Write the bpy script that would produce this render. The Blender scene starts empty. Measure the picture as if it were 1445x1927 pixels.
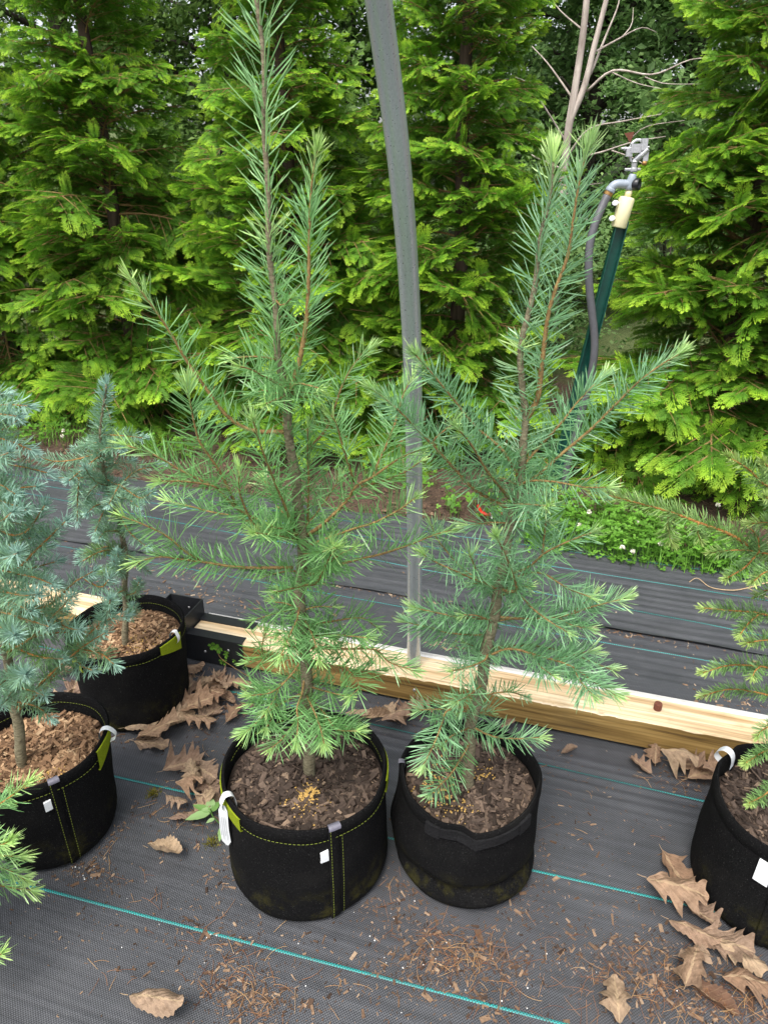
import bpy, math, random
import numpy as np
from mathutils import Vector, Matrix

RNG = np.random.default_rng(7)
random.seed(7)
R = math.radians
scene = bpy.context.scene
COL = scene.collection

# ------------------------------------------------------------------ camera
CAM_H, PITCH, FPX = 1.5, R(26.5), 1336.0
cam_d = bpy.data.cameras.new('camera')
cam = bpy.data.objects.new('camera', cam_d)
COL.objects.link(cam)
cam.location = (0, 0, CAM_H)
cam.rotation_euler = (R(90) - PITCH, 0, 0)
cam_d.sensor_fit = 'VERTICAL'
cam_d.sensor_height = 24.0
cam_d.lens = 24.0 * FPX / 1927.0
cam_d.clip_start = 0.02
cam_d.clip_end = 500
scene.camera = cam

# ------------------------------------------------------------------ sky, sun, exposure
SUN_EL, SUN_AZ = R(62), R(205)          # azimuth clockwise from +Y
world = bpy.data.worlds.new('World')
scene.world = world
world.use_nodes = True
nt = world.node_tree
bg = nt.nodes['Background']
sky = nt.nodes.new('ShaderNodeTexSky')
sky.sky_type = 'NISHITA'
sky.sun_disc = False
sky.sun_elevation = SUN_EL
sky.sun_rotation = SUN_AZ
sky.air_density = 1.0
sky.dust_density = 4.0
hsv = nt.nodes.new('ShaderNodeHueSaturation')
hsv.inputs['Saturation'].default_value = 0.3
nt.links.new(sky.outputs[0], hsv.inputs['Color'])
nt.links.new(hsv.outputs[0], bg.inputs['Color'])
bg.inputs['Strength'].default_value = 0.15
sun_d = bpy.data.lights.new('sun', 'SUN')
sun_d.energy = 1.5
sun_d.angle = R(24)
sun_d.color = (1.0, 0.95, 0.86)
sun = bpy.data.objects.new('sun', sun_d)
COL.objects.link(sun)
sdir = Vector((math.sin(SUN_AZ) * math.cos(SUN_EL), math.cos(SUN_AZ) * math.cos(SUN_EL), math.sin(SUN_EL)))
sun.rotation_euler = sdir.to_track_quat('Z', 'Y').to_euler()
sun.location = sdir * 20
vs = scene.view_settings
vs.view_transform = 'Standard'
vs.look = 'None'
vs.exposure = 1.12
vs.gamma = 1.0
scene.cycles.max_bounces = 6
scene.cycles.diffuse_bounces = 3
scene.cycles.glossy_bounces = 2
scene.cycles.transmission_bounces = 3

# ------------------------------------------------------------------ geometry helpers
_fw = np.array([0, math.cos(PITCH), -math.sin(PITCH)])
_up = np.array([0, math.sin(PITCH), math.cos(PITCH)])
C0 = np.array([0, 0, CAM_H])


def _ray(x, y):
    return _fw + np.array([1., 0, 0]) * (x - 722.5) / FPX + _up * (963.5 - y) / FPX


def at_y(x, y, Y):
    """world point seen at photo position (x, y) in the upright plane at distance Y"""
    d = _ray(x, y)
    return C0 + d * (Y / d[1])


def at_z(x, y, z=0.0):
    """world point seen at photo position (x, y) at height z"""
    d = _ray(x, y)
    return C0 + d * ((z - CAM_H) / d[2])


TH = R(16.7)
CT, ST = math.cos(TH), math.sin(TH)


def uv(u, v, z=0.0):
    """frame that follows the beam, the cloth and the hedge: u along them, v away from them"""
    return np.array([u * CT + v * ST, -u * ST + v * CT, z])


def norm(a):
    a = np.asarray(a, float)
    return a / (np.linalg.norm(a, axis=-1, keepdims=True) + 1e-12)


class MB:
    def __init__(self):
        self.v, self.f, self.a, self.n = [], [], [], 0

    def add(self, V, Fs, A=None):
        """V (n,3); Fs list of index arrays (m,k); A (n,3) vertex attribute"""
        V = np.asarray(V, float).reshape(-1, 3)
        if not isinstance(Fs, (list, tuple)):
            Fs = [Fs]
        for F in Fs:
            F = np.asarray(F, np.int64)
            if len(F):
                self.f.append(F + self.n)
        if A is None:
            A = np.zeros((len(V), 3))
        A = np.asarray(A, float)
        if A.ndim == 1:
            A = np.tile(A, (len(V), 1))
        self.v.append(V)
        self.a.append(A)
        self.n += len(V)
        return self

    def box(self, c, size, M=None, A=None):
        c = np.asarray(c, float)
        s = np.asarray(size, float) / 2
        V = np.array([[x, y, z] for x in (-1, 1) for y in (-1, 1) for z in (-1, 1)]) * s
        if M is not None:
            V = V @ np.asarray(M).T
        F = [[0, 1, 3, 2], [4, 6, 7, 5], [0, 4, 5, 1], [2, 3, 7, 6], [0, 2, 6, 4], [1, 5, 7, 3]]
        return self.add(V + c, np.array(F), A)

    def tube(self, P, r, n=8, A=None, cap=True):
        P = np.asarray(P, float)
        m = len(P)
        r = np.broadcast_to(np.asarray(r, float), (m,))
        T = norm(np.gradient(P, axis=0))
        ref = np.array([0.31, 0.21, 0.93]) if abs(T[0][2]) < 0.8 else np.array([0.93, 0.3, 0.1])
        X = norm(np.cross(T, ref))
        Y = np.cross(T, X)
        ang = np.linspace(0, 2 * math.pi, n, endpoint=False)
        V = P[:, None] + r[:, None, None] * (np.cos(ang)[None, :, None] * X[:, None] + np.sin(ang)[None, :, None] * Y[:, None])
        V = V.reshape(-1, 3)
        i = np.arange(m - 1)[:, None] * n
        j = np.arange(n)[None]
        jn = (j + 1) % n
        F = np.stack([i + j, i + jn, i + n + jn, i + n + j], -1).reshape(-1, 4)
        Fs = [F]
        if cap:
            Fs += [np.array([list(range(n))[::-1]]), np.array([list(range((m - 1) * n, m * n))])]
        if A is not None and np.ndim(A) == 2:
            A = np.repeat(A, n, axis=0)
        return self.add(V, Fs, A)

    def lathe(self, prof, n=16, M=None, o=(0, 0, 0), A=None):
        ang = np.linspace(0, 2 * math.pi, n, endpoint=False)
        prof = np.asarray(prof, float)
        V = np.stack([prof[:, 0][:, None] * np.cos(ang), prof[:, 0][:, None] * np.sin(ang), np.repeat(prof[:, 1][:, None], n, 1)], -1).reshape(-1, 3)
        if M is not None:
            V = V @ np.asarray(M).T
        m = len(prof)
        i = np.arange(m - 1)[:, None] * n
        j = np.arange(n)[None]
        jn = (j + 1) % n
        F = np.stack([i + j, i + jn, i + n + jn, i + n + j], -1).reshape(-1, 4)
        return self.add(V + np.asarray(o), [F, np.array([list(range(n))[::-1]]), np.array([list(range((m - 1) * n, m * n))])], A)

    def grid(self, G, A=None):
        G = np.asarray(G, float)
        a, b = G.shape[:2]
        i = np.arange(a - 1)[:, None] * b
        j = np.arange(b - 1)[None]
        F = np.stack([i + j, i + b + j, i + b + j + 1, i + j + 1], -1).reshape(-1, 4)
        return self.add(G.reshape(-1, 3), F, A)

    def mesh(self, name, smooth=True):
        V = np.concatenate(self.v)
        me = bpy.data.meshes.new(name)
        sizes = np.concatenate([np.full(len(F), F.shape[1]) for F in self.f])
        idx = np.concatenate([F.ravel() for F in self.f])
        me.vertices.add(len(V))
        me.vertices.foreach_set('co', V.ravel().astype(np.float32))
        me.loops.add(len(idx))
        me.loops.foreach_set('vertex_index', idx.astype(np.int32))
        me.polygons.add(len(sizes))
        st = np.concatenate([[0], np.cumsum(sizes)[:-1]])
        me.polygons.foreach_set('loop_start', st.astype(np.int32))
        me.polygons.foreach_set('loop_total', sizes.astype(np.int32))
        me.polygons.foreach_set('use_smooth', np.full(len(sizes), smooth))
        A = np.concatenate(self.a)
        at = me.attributes.new('col', 'FLOAT_COLOR', 'POINT')
        at.data.foreach_set('color', np.concatenate([A, np.ones((len(A), 1))], 1).ravel().astype(np.float32))
        me.update(calc_edges=True)
        return me

    def build(self, name, mat, parent=None, smooth=True, kind=None):
        o = bpy.data.objects.new(name, self.mesh(name, smooth))
        o.data.materials.append(mat)
        COL.objects.link(o)
        if parent is not None:
            o.parent = parent
            o.matrix_parent_inverse = Matrix.Translation(-parent.location) if parent.type == 'EMPTY' and parent.parent is None else Matrix()
            if parent.type != 'EMPTY' and parent.parent is None:
                o.matrix_parent_inverse = parent.matrix_basis.inverted()
        if kind:
            o['kind'] = kind
        return o


def tag(o, label=None, cat=None, group=None, kind=None):
    if label: o['label'] = label
    if cat: o['category'] = cat
    if group: o['group'] = group
    if kind: o['kind'] = kind
    return o


def thing(name, loc, label, cat, group=None):
    o = bpy.data.objects.new(name, None)
    o.location = tuple(float(q) for q in loc)
    o.empty_display_size = 0.1
    COL.objects.link(o)
    return tag(o, label, cat, group)


def resample(P, step):
    P = np.asarray(P, float)
    # Catmull-Rom then even spacing
    if len(P) > 2:
        Q = [P[0]]
        E = np.vstack([2 * P[0] - P[1], P, 2 * P[-1] - P[-2]])
        for i in range(len(P) - 1):
            a, b, c, d = E[i:i + 4]
            for t in np.linspace(0, 1, 9)[1:]:
                Q.append(0.5 * (2 * b + (c - a) * t + (2 * a - 5 * b + 4 * c - d) * t * t + (3 * b - a - 3 * c + d) * t ** 3))
        P = np.array(Q)
    s = np.concatenate([[0], np.cumsum(np.linalg.norm(np.diff(P, axis=0), axis=1))])
    n = max(3, int(s[-1] / step) + 1)
    t = np.linspace(0, s[-1], n)
    return np.stack([np.interp(t, s, P[:, k]) for k in range(3)], 1)


def frameZ(d, roll=0.0):
    """rotation with local Z along d"""
    d = norm(d)
    M = Vector(d).to_track_quat('Z', 'Y').to_matrix() @ Matrix.Rotation(roll, 3, 'Z')
    return np.array(M)


# ------------------------------------------------------------------ materials
def new_mat(name):
    m = bpy.data.materials.new(name)
    m.use_nodes = True
    n = m.node_tree
    return m, n, n.nodes['Principled BSDF'], n.nodes['Material Output']


def N(n, typ, **kw):
    x = n.nodes.new(typ)
    for k, v in kw.items():
        setattr(x, k, v)
    return x


def noise(n, scale, detail=4, coord='Object', rough=0.6, vec=None, dist=0.0):
    t = N(n, 'ShaderNodeTexNoise')
    t.inputs['Scale'].default_value = scale
    t.inputs['Detail'].default_value = detail
    t.inputs['Roughness'].default_value = rough
    t.inputs['Distortion'].default_value = dist
    if vec is None:
        tc = N(n, 'ShaderNodeTexCoord')
        vec = tc.outputs[coord]
    n.links.new(vec, t.inputs['Vector'])
    return t.outputs['Fac']


def ramp(n, fac, stops):
    r = N(n, 'ShaderNodeValToRGB')
    el = r.color_ramp.elements
    while len(el) < len(stops):
        el.new(0.5)
    for e, (p, c) in zip(el, stops):
        e.position = p
        e.color = (*c, 1) if len(c) == 3 else c
    n.links.new(fac, r.inputs[0])
    return r.outputs['Color']


def mixc(n, fac, a, b, mode='MIX'):
    m = N(n, 'ShaderNodeMix', data_type='RGBA', blend_type=mode)
    for sock, v in ((m.inputs['Factor'], fac), (m.inputs['A'], a), (m.inputs['B'], b)):
        if isinstance(v, (int, float)):
            sock.default_value = v
        elif isinstance(v, tuple):
            sock.default_value = (*v, 1)
        else:
            n.links.new(v, sock)
    return m.outputs['Result']


def math_n(n, op, a, b=None, clamp=False):
    m = N(n, 'ShaderNodeMath', operation=op, use_clamp=clamp)
    for s, v in zip(m.inputs, (a, b)):
        if v is None: continue
        if isinstance(v, (int, float)): s.default_value = v
        else: n.links.new(v, s)
    return m.outputs[0]


def bump(n, bsdf, h, strength=0.4, dist=0.003):
    b = N(n, 'ShaderNodeBump')
    b.inputs['Strength'].default_value = strength
    b.inputs['Distance'].default_value = dist
    n.links.new(h, b.inputs['Height'])
    n.links.new(b.outputs[0], bsdf.inputs['Normal'])


def simple(name, col, rough=0.6, var=0.15, scale=40, metal=0.0, bstr=0.0, spec=0.5):
    m, n, b, o = new_mat(name)
    f = noise(n, scale, 5)
    c = ramp(n, f, [(0.25, tuple(x * (1 - var) for x in col)), (0.75, tuple(min(1, x * (1 + var)) for x in col))])
    n.links.new(c, b.inputs['Base Color'])
    b.inputs['Roughness'].default_value = rough
    b.inputs['Metallic'].default_value = metal
    b.inputs['Specular IOR Level'].default_value = spec
    if bstr:
        bump(n, b, f, bstr, 0.002)
    return m


def foliage(name, old, mid, young, trans=0.3, rough=0.5, spec=0.35, objvar=0.0):
    """attribute col: r = youth of the growth, g = per-leaf random"""
    m, n, b, out = new_mat(name)
    a = N(n, 'ShaderNodeAttribute', attribute_name='col')
    sep = N(n, 'ShaderNodeSeparateColor')
    n.links.new(a.outputs['Color'], sep.inputs[0])
    c = ramp(n, sep.outputs[0], [(0.0, old), (0.5, mid), (1.0, young)])
    v = math_n(n, 'MULTIPLY_ADD', sep.outputs[1], 0.5)
    n.nodes[-1].inputs[2].default_value = 0.75
    if objvar:
        oi = N(n, 'ShaderNodeObjectInfo')
        v2 = math_n(n, 'MULTIPLY_ADD', oi.outputs['Random'], objvar)
        n.nodes[-1].inputs[2].default_value = 1 - objvar / 2
        v = math_n(n, 'MULTIPLY', v, v2)
    vm = N(n, 'ShaderNodeVectorMath', operation='SCALE')
    n.links.new(c, vm.inputs[0])
    n.links.new(v, vm.inputs['Scale'])
    n.links.new(vm.outputs[0], b.inputs['Base Color'])
    b.inputs['Roughness'].default_value = rough
    b.inputs['Specular IOR Level'].default_value = spec
    t = N(n, 'ShaderNodeBsdfTranslucent')
    n.links.new(vm.outputs[0], t.inputs['Color'])
    mx = N(n, 'ShaderNodeMixShader')
    mx.inputs[0].default_value = trans
    n.links.new(b.outputs[0], mx.inputs[1])
    n.links.new(t.outputs[0], mx.inputs[2])
    n.links.new(mx.outputs[0], out.inputs['Surface'])
    return m


def attr_mat(name, stops, rough=0.8, scale=60, bstr=0.3, var=0.25, trans=0.0, spec=0.3):
    """colour picked along stops by attribute r, plus grain"""
    m, n, b, out = new_mat(name)
    a = N(n, 'ShaderNodeAttribute', attribute_name='col')
    sep = N(n, 'ShaderNodeSeparateColor')
    n.links.new(a.outputs['Color'], sep.inputs[0])
    c = ramp(n, sep.outputs[0], stops)
    f = noise(n, scale, 6)
    g = ramp(n, f, [(0.25, (1 - var,) * 3), (0.75, (1 + var,) * 3)])
    c = mixc(n, 1.0, c, g, 'MULTIPLY')
    n.links.new(c, b.inputs['Base Color'])
    b.inputs['Roughness'].default_value = rough
    b.inputs['Specular IOR Level'].default_value = spec
    if bstr: bump(n, b, f, bstr, 0.002)
    if trans:
        t = N(n, 'ShaderNodeBsdfTranslucent')
        n.links.new(c, t.inputs['Color'])
        mx = N(n, 'ShaderNodeMixShader')
        mx.inputs[0].default_value = trans
        n.links.new(b.outputs[0], mx.inputs[1])
        n.links.new(t.outputs[0], mx.inputs[2])
        n.links.new(mx.outputs[0], out.inputs['Surface'])
    return m


def cloth_mat():
    """woven black ground cloth: crossing tapes, dust, faint scuffs"""
    m, n, b, o = new_mat('woven_cloth')
    tc = N(n, 'ShaderNodeTexCoord')
    mp = N(n, 'ShaderNodeMapping')
    mp.inputs['Rotation'].default_value = (0, 0, TH)
    n.links.new(tc.outputs['Object'], mp.inputs['Vector'])
    sx = N(n, 'ShaderNodeSeparateXYZ')
    n.links.new(mp.outputs[0], sx.inputs[0])
    P = 2 * math.pi / 0.0060
    wx = math_n(n, 'SINE', math_n(n, 'MULTIPLY', sx.outputs[0], P))
    wy = math_n(n, 'SINE', math_n(n, 'MULTIPLY', sx.outputs[1], P))
    w = math_n(n, 'MULTIPLY', wx, wy)
    w01 = math_n(n, 'MULTIPLY_ADD', w, 0.5)
    n.nodes[-1].inputs[2].default_value = 0.5
    # long ribs running along the roll
    rib_v = N(n, 'ShaderNodeMapping')
    rib_v.inputs['Scale'].default_value = (1.2, 55, 1)
    n.links.new(mp.outputs[0], rib_v.inputs['Vector'])
    rib = noise(n, 1.0, 4, vec=rib_v.outputs[0])
    dust = noise(n, 5.0, 8, vec=mp.outputs[0], rough=0.75)
    fine = noise(n, 260.0, 3, vec=mp.outputs[0])
    base = ramp(n, w01, [(0.1, (0.009, 0.010, 0.0115)), (0.9, (0.080, 0.084, 0.096))])
    dc = ramp(n, dust, [(0.38, (0, 0, 0)), (0.8, (1, 1, 1))])
    base = mixc(n, math_n(n, 'MULTIPLY', dc, 0.28), base, (0.150, 0.153, 0.165))
    rb = ramp(n, rib, [(0.35, (0.75, 0.75, 0.75)), (0.7, (1.3, 1.3, 1.3))])
    base = mixc(n, 0.7, base, rb, 'MULTIPLY')
    specks = ramp(n, fine, [(0.70, (0, 0, 0)), (0.74, (1, 1, 1))])
    base = mixc(n, math_n(n, 'MULTIPLY', specks, 0.35), base, (0.33, 0.31, 0.28))
    n.links.new(base, b.inputs['Base Color'])
    b.inputs['Roughness'].default_value = 0.5
    b.inputs['Specular IOR Level'].default_value = 0.4
    h = math_n(n, 'ADD', w01, math_n(n, 'MULTIPLY', rib, 2.5))
    bump(n, b, h, 0.6, 0.0013)
    return m


def felt_mat():
    m, n, b, o = new_mat('black_felt')
    tc = N(n, 'ShaderNodeTexCoord')
    f1 = noise(n, 420, 3)
    c = ramp(n, f1, [(0.35, (0.0028, 0.0028, 0.003)), (0.65, (0.0085, 0.0085, 0.009)), (0.74, (0.085, 0.085, 0.08))])
    big = noise(n, 9, 6)
    c = mixc(n, ramp(n, big, [(0.5, (0, 0, 0)), (0.85, (0.4, 0.4, 0.4))]), c, (0.022, 0.021, 0.019))
    # algae and splashed soil that grow up from the base
    sx = N(n, 'ShaderNodeSeparateXYZ')
    n.links.new(tc.outputs['Object'], sx.inputs[0])
    low = math_n(n, 'SUBTRACT', 1.0, math_n(n, 'DIVIDE', sx.outputs[2], 0.13), clamp=True)
    alg = noise(n, 17, 7, rough=0.75)
    mask = math_n(n, 'MULTIPLY', low, ramp(n, alg, [(0.5, (0, 0, 0)), (0.72, (1, 1, 1))]), clamp=True)
    c = mixc(n, math_n(n, 'MULTIPLY', mask, 0.8), c, (0.075, 0.068, 0.012))
    n.links.new(c, b.inputs['Base Color'])
    b.inputs['Roughness'].default_value = 0.95
    b.inputs['Specular IOR Level'].default_value = 0.08
    bump(n, b, f1, 0.6, 0.002)
    return m


def lumber_mat():
    m, n, b, o = new_mat('treated_lumber')
    tc = N(n, 'ShaderNodeTexCoord')
    mp = N(n, 'ShaderNodeMapping')
    mp.inputs['Scale'].default_value = (1.6, 42, 42)
    n.links.new(tc.outputs['Object'], mp.inputs['Vector'])
    g = noise(n, 1.0, 5, vec=mp.outputs[0], dist=0.6)
    mp2 = N(n, 'ShaderNodeMapping')
    mp2.inputs['Scale'].default_value = (3, 150, 150)
    n.links.new(tc.outputs['Object'], mp2.inputs['Vector'])
    g2 = noise(n, 1.0, 3, vec=mp2.outputs[0])
    # pale upper face carries painted-in overhead light, sides yellow-brown: by face direction
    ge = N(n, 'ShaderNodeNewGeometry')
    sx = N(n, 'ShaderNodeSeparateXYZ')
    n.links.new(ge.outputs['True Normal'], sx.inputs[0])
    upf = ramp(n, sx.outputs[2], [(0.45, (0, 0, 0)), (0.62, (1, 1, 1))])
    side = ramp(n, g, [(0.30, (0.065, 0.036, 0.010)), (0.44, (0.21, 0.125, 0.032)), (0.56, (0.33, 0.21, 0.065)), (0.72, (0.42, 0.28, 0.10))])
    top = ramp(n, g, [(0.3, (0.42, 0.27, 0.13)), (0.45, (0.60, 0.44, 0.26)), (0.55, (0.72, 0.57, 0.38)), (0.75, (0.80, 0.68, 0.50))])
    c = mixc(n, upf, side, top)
    gg = ramp(n, g2, [(0.3, (0.62, 0.60, 0.56)), (0.55, (1.0, 1.0, 1.0)), (0.7, (1.1, 1.1, 1.1))])
    c = mixc(n, 1.0, c, gg, 'MULTIPLY')
    st = noise(n, 7, 6)
    c = mixc(n, ramp(n, st, [(0.55, (0, 0, 0)), (0.8, (0.55, 0.55, 0.55))]), c, (0.16, 0.12, 0.05))
    n.links.new(c, b.inputs['Base Color'])
    b.inputs['Roughness'].default_value = 0.75
    bump(n, b, math_n(n, 'ADD', g, g2), 0.45, 0.002)
    return m


def bark_mat(name, dark, light, sx=30, sz=8, b_=0.6):
    m, n, b, o = new_mat(name)
    tc = N(n, 'ShaderNodeTexCoord')
    mp = N(n, 'ShaderNodeMapping')
    mp.inputs['Scale'].default_value = (sx, sx, sz)
    n.links.new(tc.outputs['Object'], mp.inputs['Vector'])
    f = noise(n, 1.0, 6, vec=mp.outputs[0], dist=0.5)
    n.links.new(ramp(n, f, [(0.3, dark), (0.7, light)]), b.inputs['Base Color'])
    b.inputs['Roughness'].default_value = 0.9
    b.inputs['Specular IOR Level'].default_value = 0.2
    bump(n, b, f, b_, 0.004)
    return m


def ground_mat():
    m, n, b, o = new_mat('soil_and_turf')
    f = noise(n, 2.2, 8)
    f2 = noise(n, 70, 6)
    soil = ramp(n, f2, [(0.3, (0.03, 0.018, 0.011)), (0.7, (0.12, 0.07, 0.045))])
    turf = ramp(n, f2, [(0.3, (0.03, 0.05, 0.012)), (0.7, (0.12, 0.15, 0.045))])
    tc = N(n, 'ShaderNodeTexCoord')
    sx = N(n, 'ShaderNodeSeparateXYZ')
    n.links.new(tc.outputs['Object'], sx.inputs[0])
    k = math_n(n, 'ADD', f, math_n(n, 'MULTIPLY', math_n(n, 'SUBTRACT', sx.outputs[1], 5.2), 0.5))
    c = mixc(n, ramp(n, k, [(0.42, (0, 0, 0)), (0.6, (1, 1, 1))]), soil, turf)
    n.links.new(c, b.inputs['Base Color'])
    b.inputs['Roughness'].default_value = 0.95
    bump(n, b, f2, 0.8, 0.02)
    return m


def pipe_mat():
    m, n, b, o = new_mat('galvanised_steel')
    tc = N(n, 'ShaderNodeTexCoord')
    mp = N(n, 'ShaderNodeMapping')
    mp.inputs['Scale'].default_value = (420, 420, 1.2)
    n.links.new(tc.outputs['Object'], mp.inputs['Vector'])
    st = noise(n, 1.0, 3, vec=mp.outputs[0])
    bl = noise(n, 170, 4)
    c = ramp(n, st, [(0.35, (0.47, 0.52, 0.54)), (0.65, (0.55, 0.60, 0.62))])
    c = mixc(n, ramp(n, bl, [(0.5, (0, 0, 0)), (0.75, (0.18, 0.18, 0.18))]), c, (0.36, 0.42, 0.43))
    n.links.new(c, b.inputs['Base Color'])
    b.inputs['Metallic'].default_value = 0.65
    n.links.new(ramp(n, bl, [(0.3, (0.26, 0.26, 0.26)), (0.7, (0.36, 0.36, 0.36))]), b.inputs['Roughness'])
    return m


def oak_mat():
    """dead leaf: one brown per leaf, pale veins, blotches; attribute r tone, g sideways 0..1, b place along the side veins"""
    m, n, b, out = new_mat('dry_oak_leaf')
    a = N(n, 'ShaderNodeAttribute', attribute_name='col')
    sep = N(n, 'ShaderNodeSeparateColor')
    n.links.new(a.outputs['Color'], sep.inputs[0])
    oi = N(n, 'ShaderNodeObjectInfo')
    c1 = ramp(n, oi.outputs['Random'], [(0, (0.15, 0.08, 0.05)), (0.25, (0.36, 0.235, 0.15)), (0.5, (0.25, 0.165, 0.12)), (0.75, (0.44, 0.32, 0.21)), (1, (0.22, 0.13, 0.08))])
    bl = noise(n, 5, 8, rough=0.7)
    c = mixc(n, 1.0, c1, ramp(n, bl, [(0.3, (0.55, 0.5, 0.46)), (0.5, (0.95, 0.95, 0.95)), (0.7, (1.25, 1.22, 1.18))]), 'MULTIPLY')
    sp = noise(n, 38, 4)
    c = mixc(n, ramp(n, sp, [(0.62, (0, 0, 0)), (0.72, (0.6, 0.6, 0.6))]), c, (0.07, 0.035, 0.02))
    w = math_n(n, 'ABSOLUTE', math_n(n, 'SINE', math_n(n, 'MULTIPLY', sep.outputs[2], 22.0)))
    vein = math_n(n, 'LESS_THAN', w, 0.10)
    mid = math_n(n, 'LESS_THAN', sep.outputs[1], 0.10)
    vm = math_n(n, 'MAXIMUM', math_n(n, 'MULTIPLY', vein, 0.22), math_n(n, 'MULTIPLY', mid, 0.5))
    c = mixc(n, vm, c, (0.52, 0.38, 0.23))
    n.links.new(c, b.inputs['Base Color'])
    b.inputs['Roughness'].default_value = 0.6
    b.inputs['Specular IOR Level'].default_value = 0.35
    h = math_n(n, 'ADD', math_n(n, 'MULTIPLY', w, 0.15), bl)
    bump(n, b, h, 0.5, 0.05)
    t = N(n, 'ShaderNodeBsdfTranslucent')
    n.links.new(c, t.inputs['Color'])
    mx = N(n, 'ShaderNodeMixShader')
    mx.inputs[0].default_value = 0.12
    n.links.new(b.outputs[0], mx.inputs[1])
    n.links.new(t.outputs[0], mx.inputs[2])
    n.links.new(mx.outputs[0], out.inputs['Surface'])
    return m


M = {}
M['cloth'] = cloth_mat()
M['felt'] = felt_mat()
M['lumber'] = lumber_mat()
M['ground'] = ground_mat()
M['pipe'] = pipe_mat()
M['gravel'] = simple('pale_gravel', (0.42, 0.40, 0.37), 0.9, 0.35, 60, bstr=0.6)
M['teal'] = simple('teal_tape', (0.015, 0.36, 0.36), 0.5, 0.5, 700)
M['bracket'] = simple('black_powder_coat', (0.016, 0.017, 0.02), 0.42, 0.3, 120, spec=0.5)
M['screw'] = simple('zinc_screw', (0.5, 0.5, 0.5), 0.35, 0.2, 200, metal=0.8)
M['rust'] = simple('rusted_iron', (0.13, 0.04, 0.022), 0.85, 0.5, 300, bstr=0.5)
M['white_channel'] = simple('white_channel', (0.60, 0.60, 0.59), 0.45, 0.08, 30)
M['thread'] = simple('green_thread', (0.17, 0.21, 0.02), 0.8, 0.4, 300)
M['green_felt'] = simple('lime_felt', (0.20, 0.25, 0.012), 0.95, 0.3, 300, bstr=0.4, spec=0.1)
M['label_white'] = simple('white_label', (0.68, 0.70, 0.72), 0.5, 0.06, 50)
M['label_print'] = simple('grey_print', (0.38, 0.39, 0.40), 0.6, 0.1, 50)
M['binding'] = simple('grey_binding', (0.13, 0.125, 0.16), 0.45, 0.15, 200)
M['strap'] = simple('black_webbing', (0.010, 0.010, 0.011), 0.8, 0.6, 260, bstr=0.8, spec=0.15)
M['soil'] = simple('potting_soil', (0.035, 0.024, 0.018), 0.95, 0.6, 160, bstr=0.9)
M['chips_dark'] = attr_mat('dark_bark_chips', [(0, (0.024, 0.016, 0.012)), (0.55, (0.075, 0.052, 0.04)), (0.85, (0.15, 0.105, 0.078)), (1, (0.30, 0.21, 0.14))], 0.85, 130, 0.5)
M['chips_tan'] = attr_mat('tan_wood_chips', [(0, (0.07, 0.038, 0.02)), (0.4, (0.20, 0.115, 0.062)), (0.8, (0.36, 0.23, 0.13)), (1, (0.50, 0.36, 0.22))], 0.85, 130, 0.5)
M['beads'] = simple('fertilizer_bead', (0.50, 0.31, 0.085), 0.4, 0.25, 300)
M['perlite'] = simple('perlite', (0.75, 0.74, 0.72), 0.8, 0.1, 300)
M['litter'] = attr_mat('litter_bits', [(0, (0.035, 0.022, 0.016)), (0.4, (0.12, 0.072, 0.045)), (0.75, (0.25, 0.165, 0.105)), (1, (0.42, 0.33, 0.24))], 0.9, 150, 0.4, 0.4)
M['pine'] = attr_mat('fallen_needles', [(0, (0.10, 0.035, 0.018)), (0.5, (0.24, 0.11, 0.05)), (1, (0.42, 0.27, 0.13))], 0.7, 100, 0.0)
M['oak'] = oak_mat()
M['bark_fir'] = bark_mat('fir_bark', (0.075, 0.062, 0.038), (0.27, 0.24, 0.155), 90, 220, 0.5)
M['twig_fir'] = bark_mat('fir_twig', (0.13, 0.075, 0.03), (0.36, 0.24, 0.10), 150, 150, 0.3)
M['twig_spruce'] = bark_mat('spruce_twig', (0.20, 0.085, 0.025), (0.46, 0.235, 0.075), 150, 150, 0.3)
M['bark_thuja'] = bark_mat('thuja_bark', (0.028, 0.02, 0.015), (0.12, 0.085, 0.06), 30, 6, 0.8)
M['bark_grey'] = bark_mat('grey_bark', (0.24, 0.195, 0.17), (0.56, 0.49, 0.44), 22, 5, 0.6)
M['bark_dark'] = bark_mat('forest_bark', (0.02, 0.016, 0.013), (0.085, 0.07, 0.058), 18, 4, 0.8)
M['thuja'] = foliage('thuja_sprays', (0.038, 0.115, 0.015), (0.150, 0.340, 0.030), (0.46, 0.68, 0.055), 0.45, 0.5, 0.25, 0.25)
M['fir_a'] = foliage('fir_needles_green', (0.105, 0.270, 0.045), (0.240, 0.480, 0.190), (0.54, 0.74, 0.26), 0.35, 0.35, 0.6)
M['fir_b'] = foliage('fir_needles_glaucous', (0.105, 0.280, 0.070), (0.265, 0.490, 0.275), (0.56, 0.76, 0.29), 0.35, 0.35, 0.6)
M['spruce'] = foliage('spruce_needles_blue', (0.14, 0.260, 0.050), (0.250, 0.430, 0.325), (0.38, 0.57, 0.50), 0.25, 0.4, 0.5)
M['spruce_g'] = foliage('spruce_needles_green', (0.07, 0.150, 0.040), (0.165, 0.310, 0.100), (0.40, 0.53, 0.16), 0.22, 0.4, 0.5)
M['forest'] = foliage('forest_leaves', (0.050, 0.105, 0.022), (0.130, 0.235, 0.055), (0.25, 0.38, 0.10), 0.5, 0.5, 0.3, 0.4)
M['forest_pale'] = foliage('forest_leaves_pale', (0.090, 0.185, 0.055), (0.21, 0.36, 0.12), (0.34, 0.50, 0.18), 0.5, 0.5, 0.3, 0.3)
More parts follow.
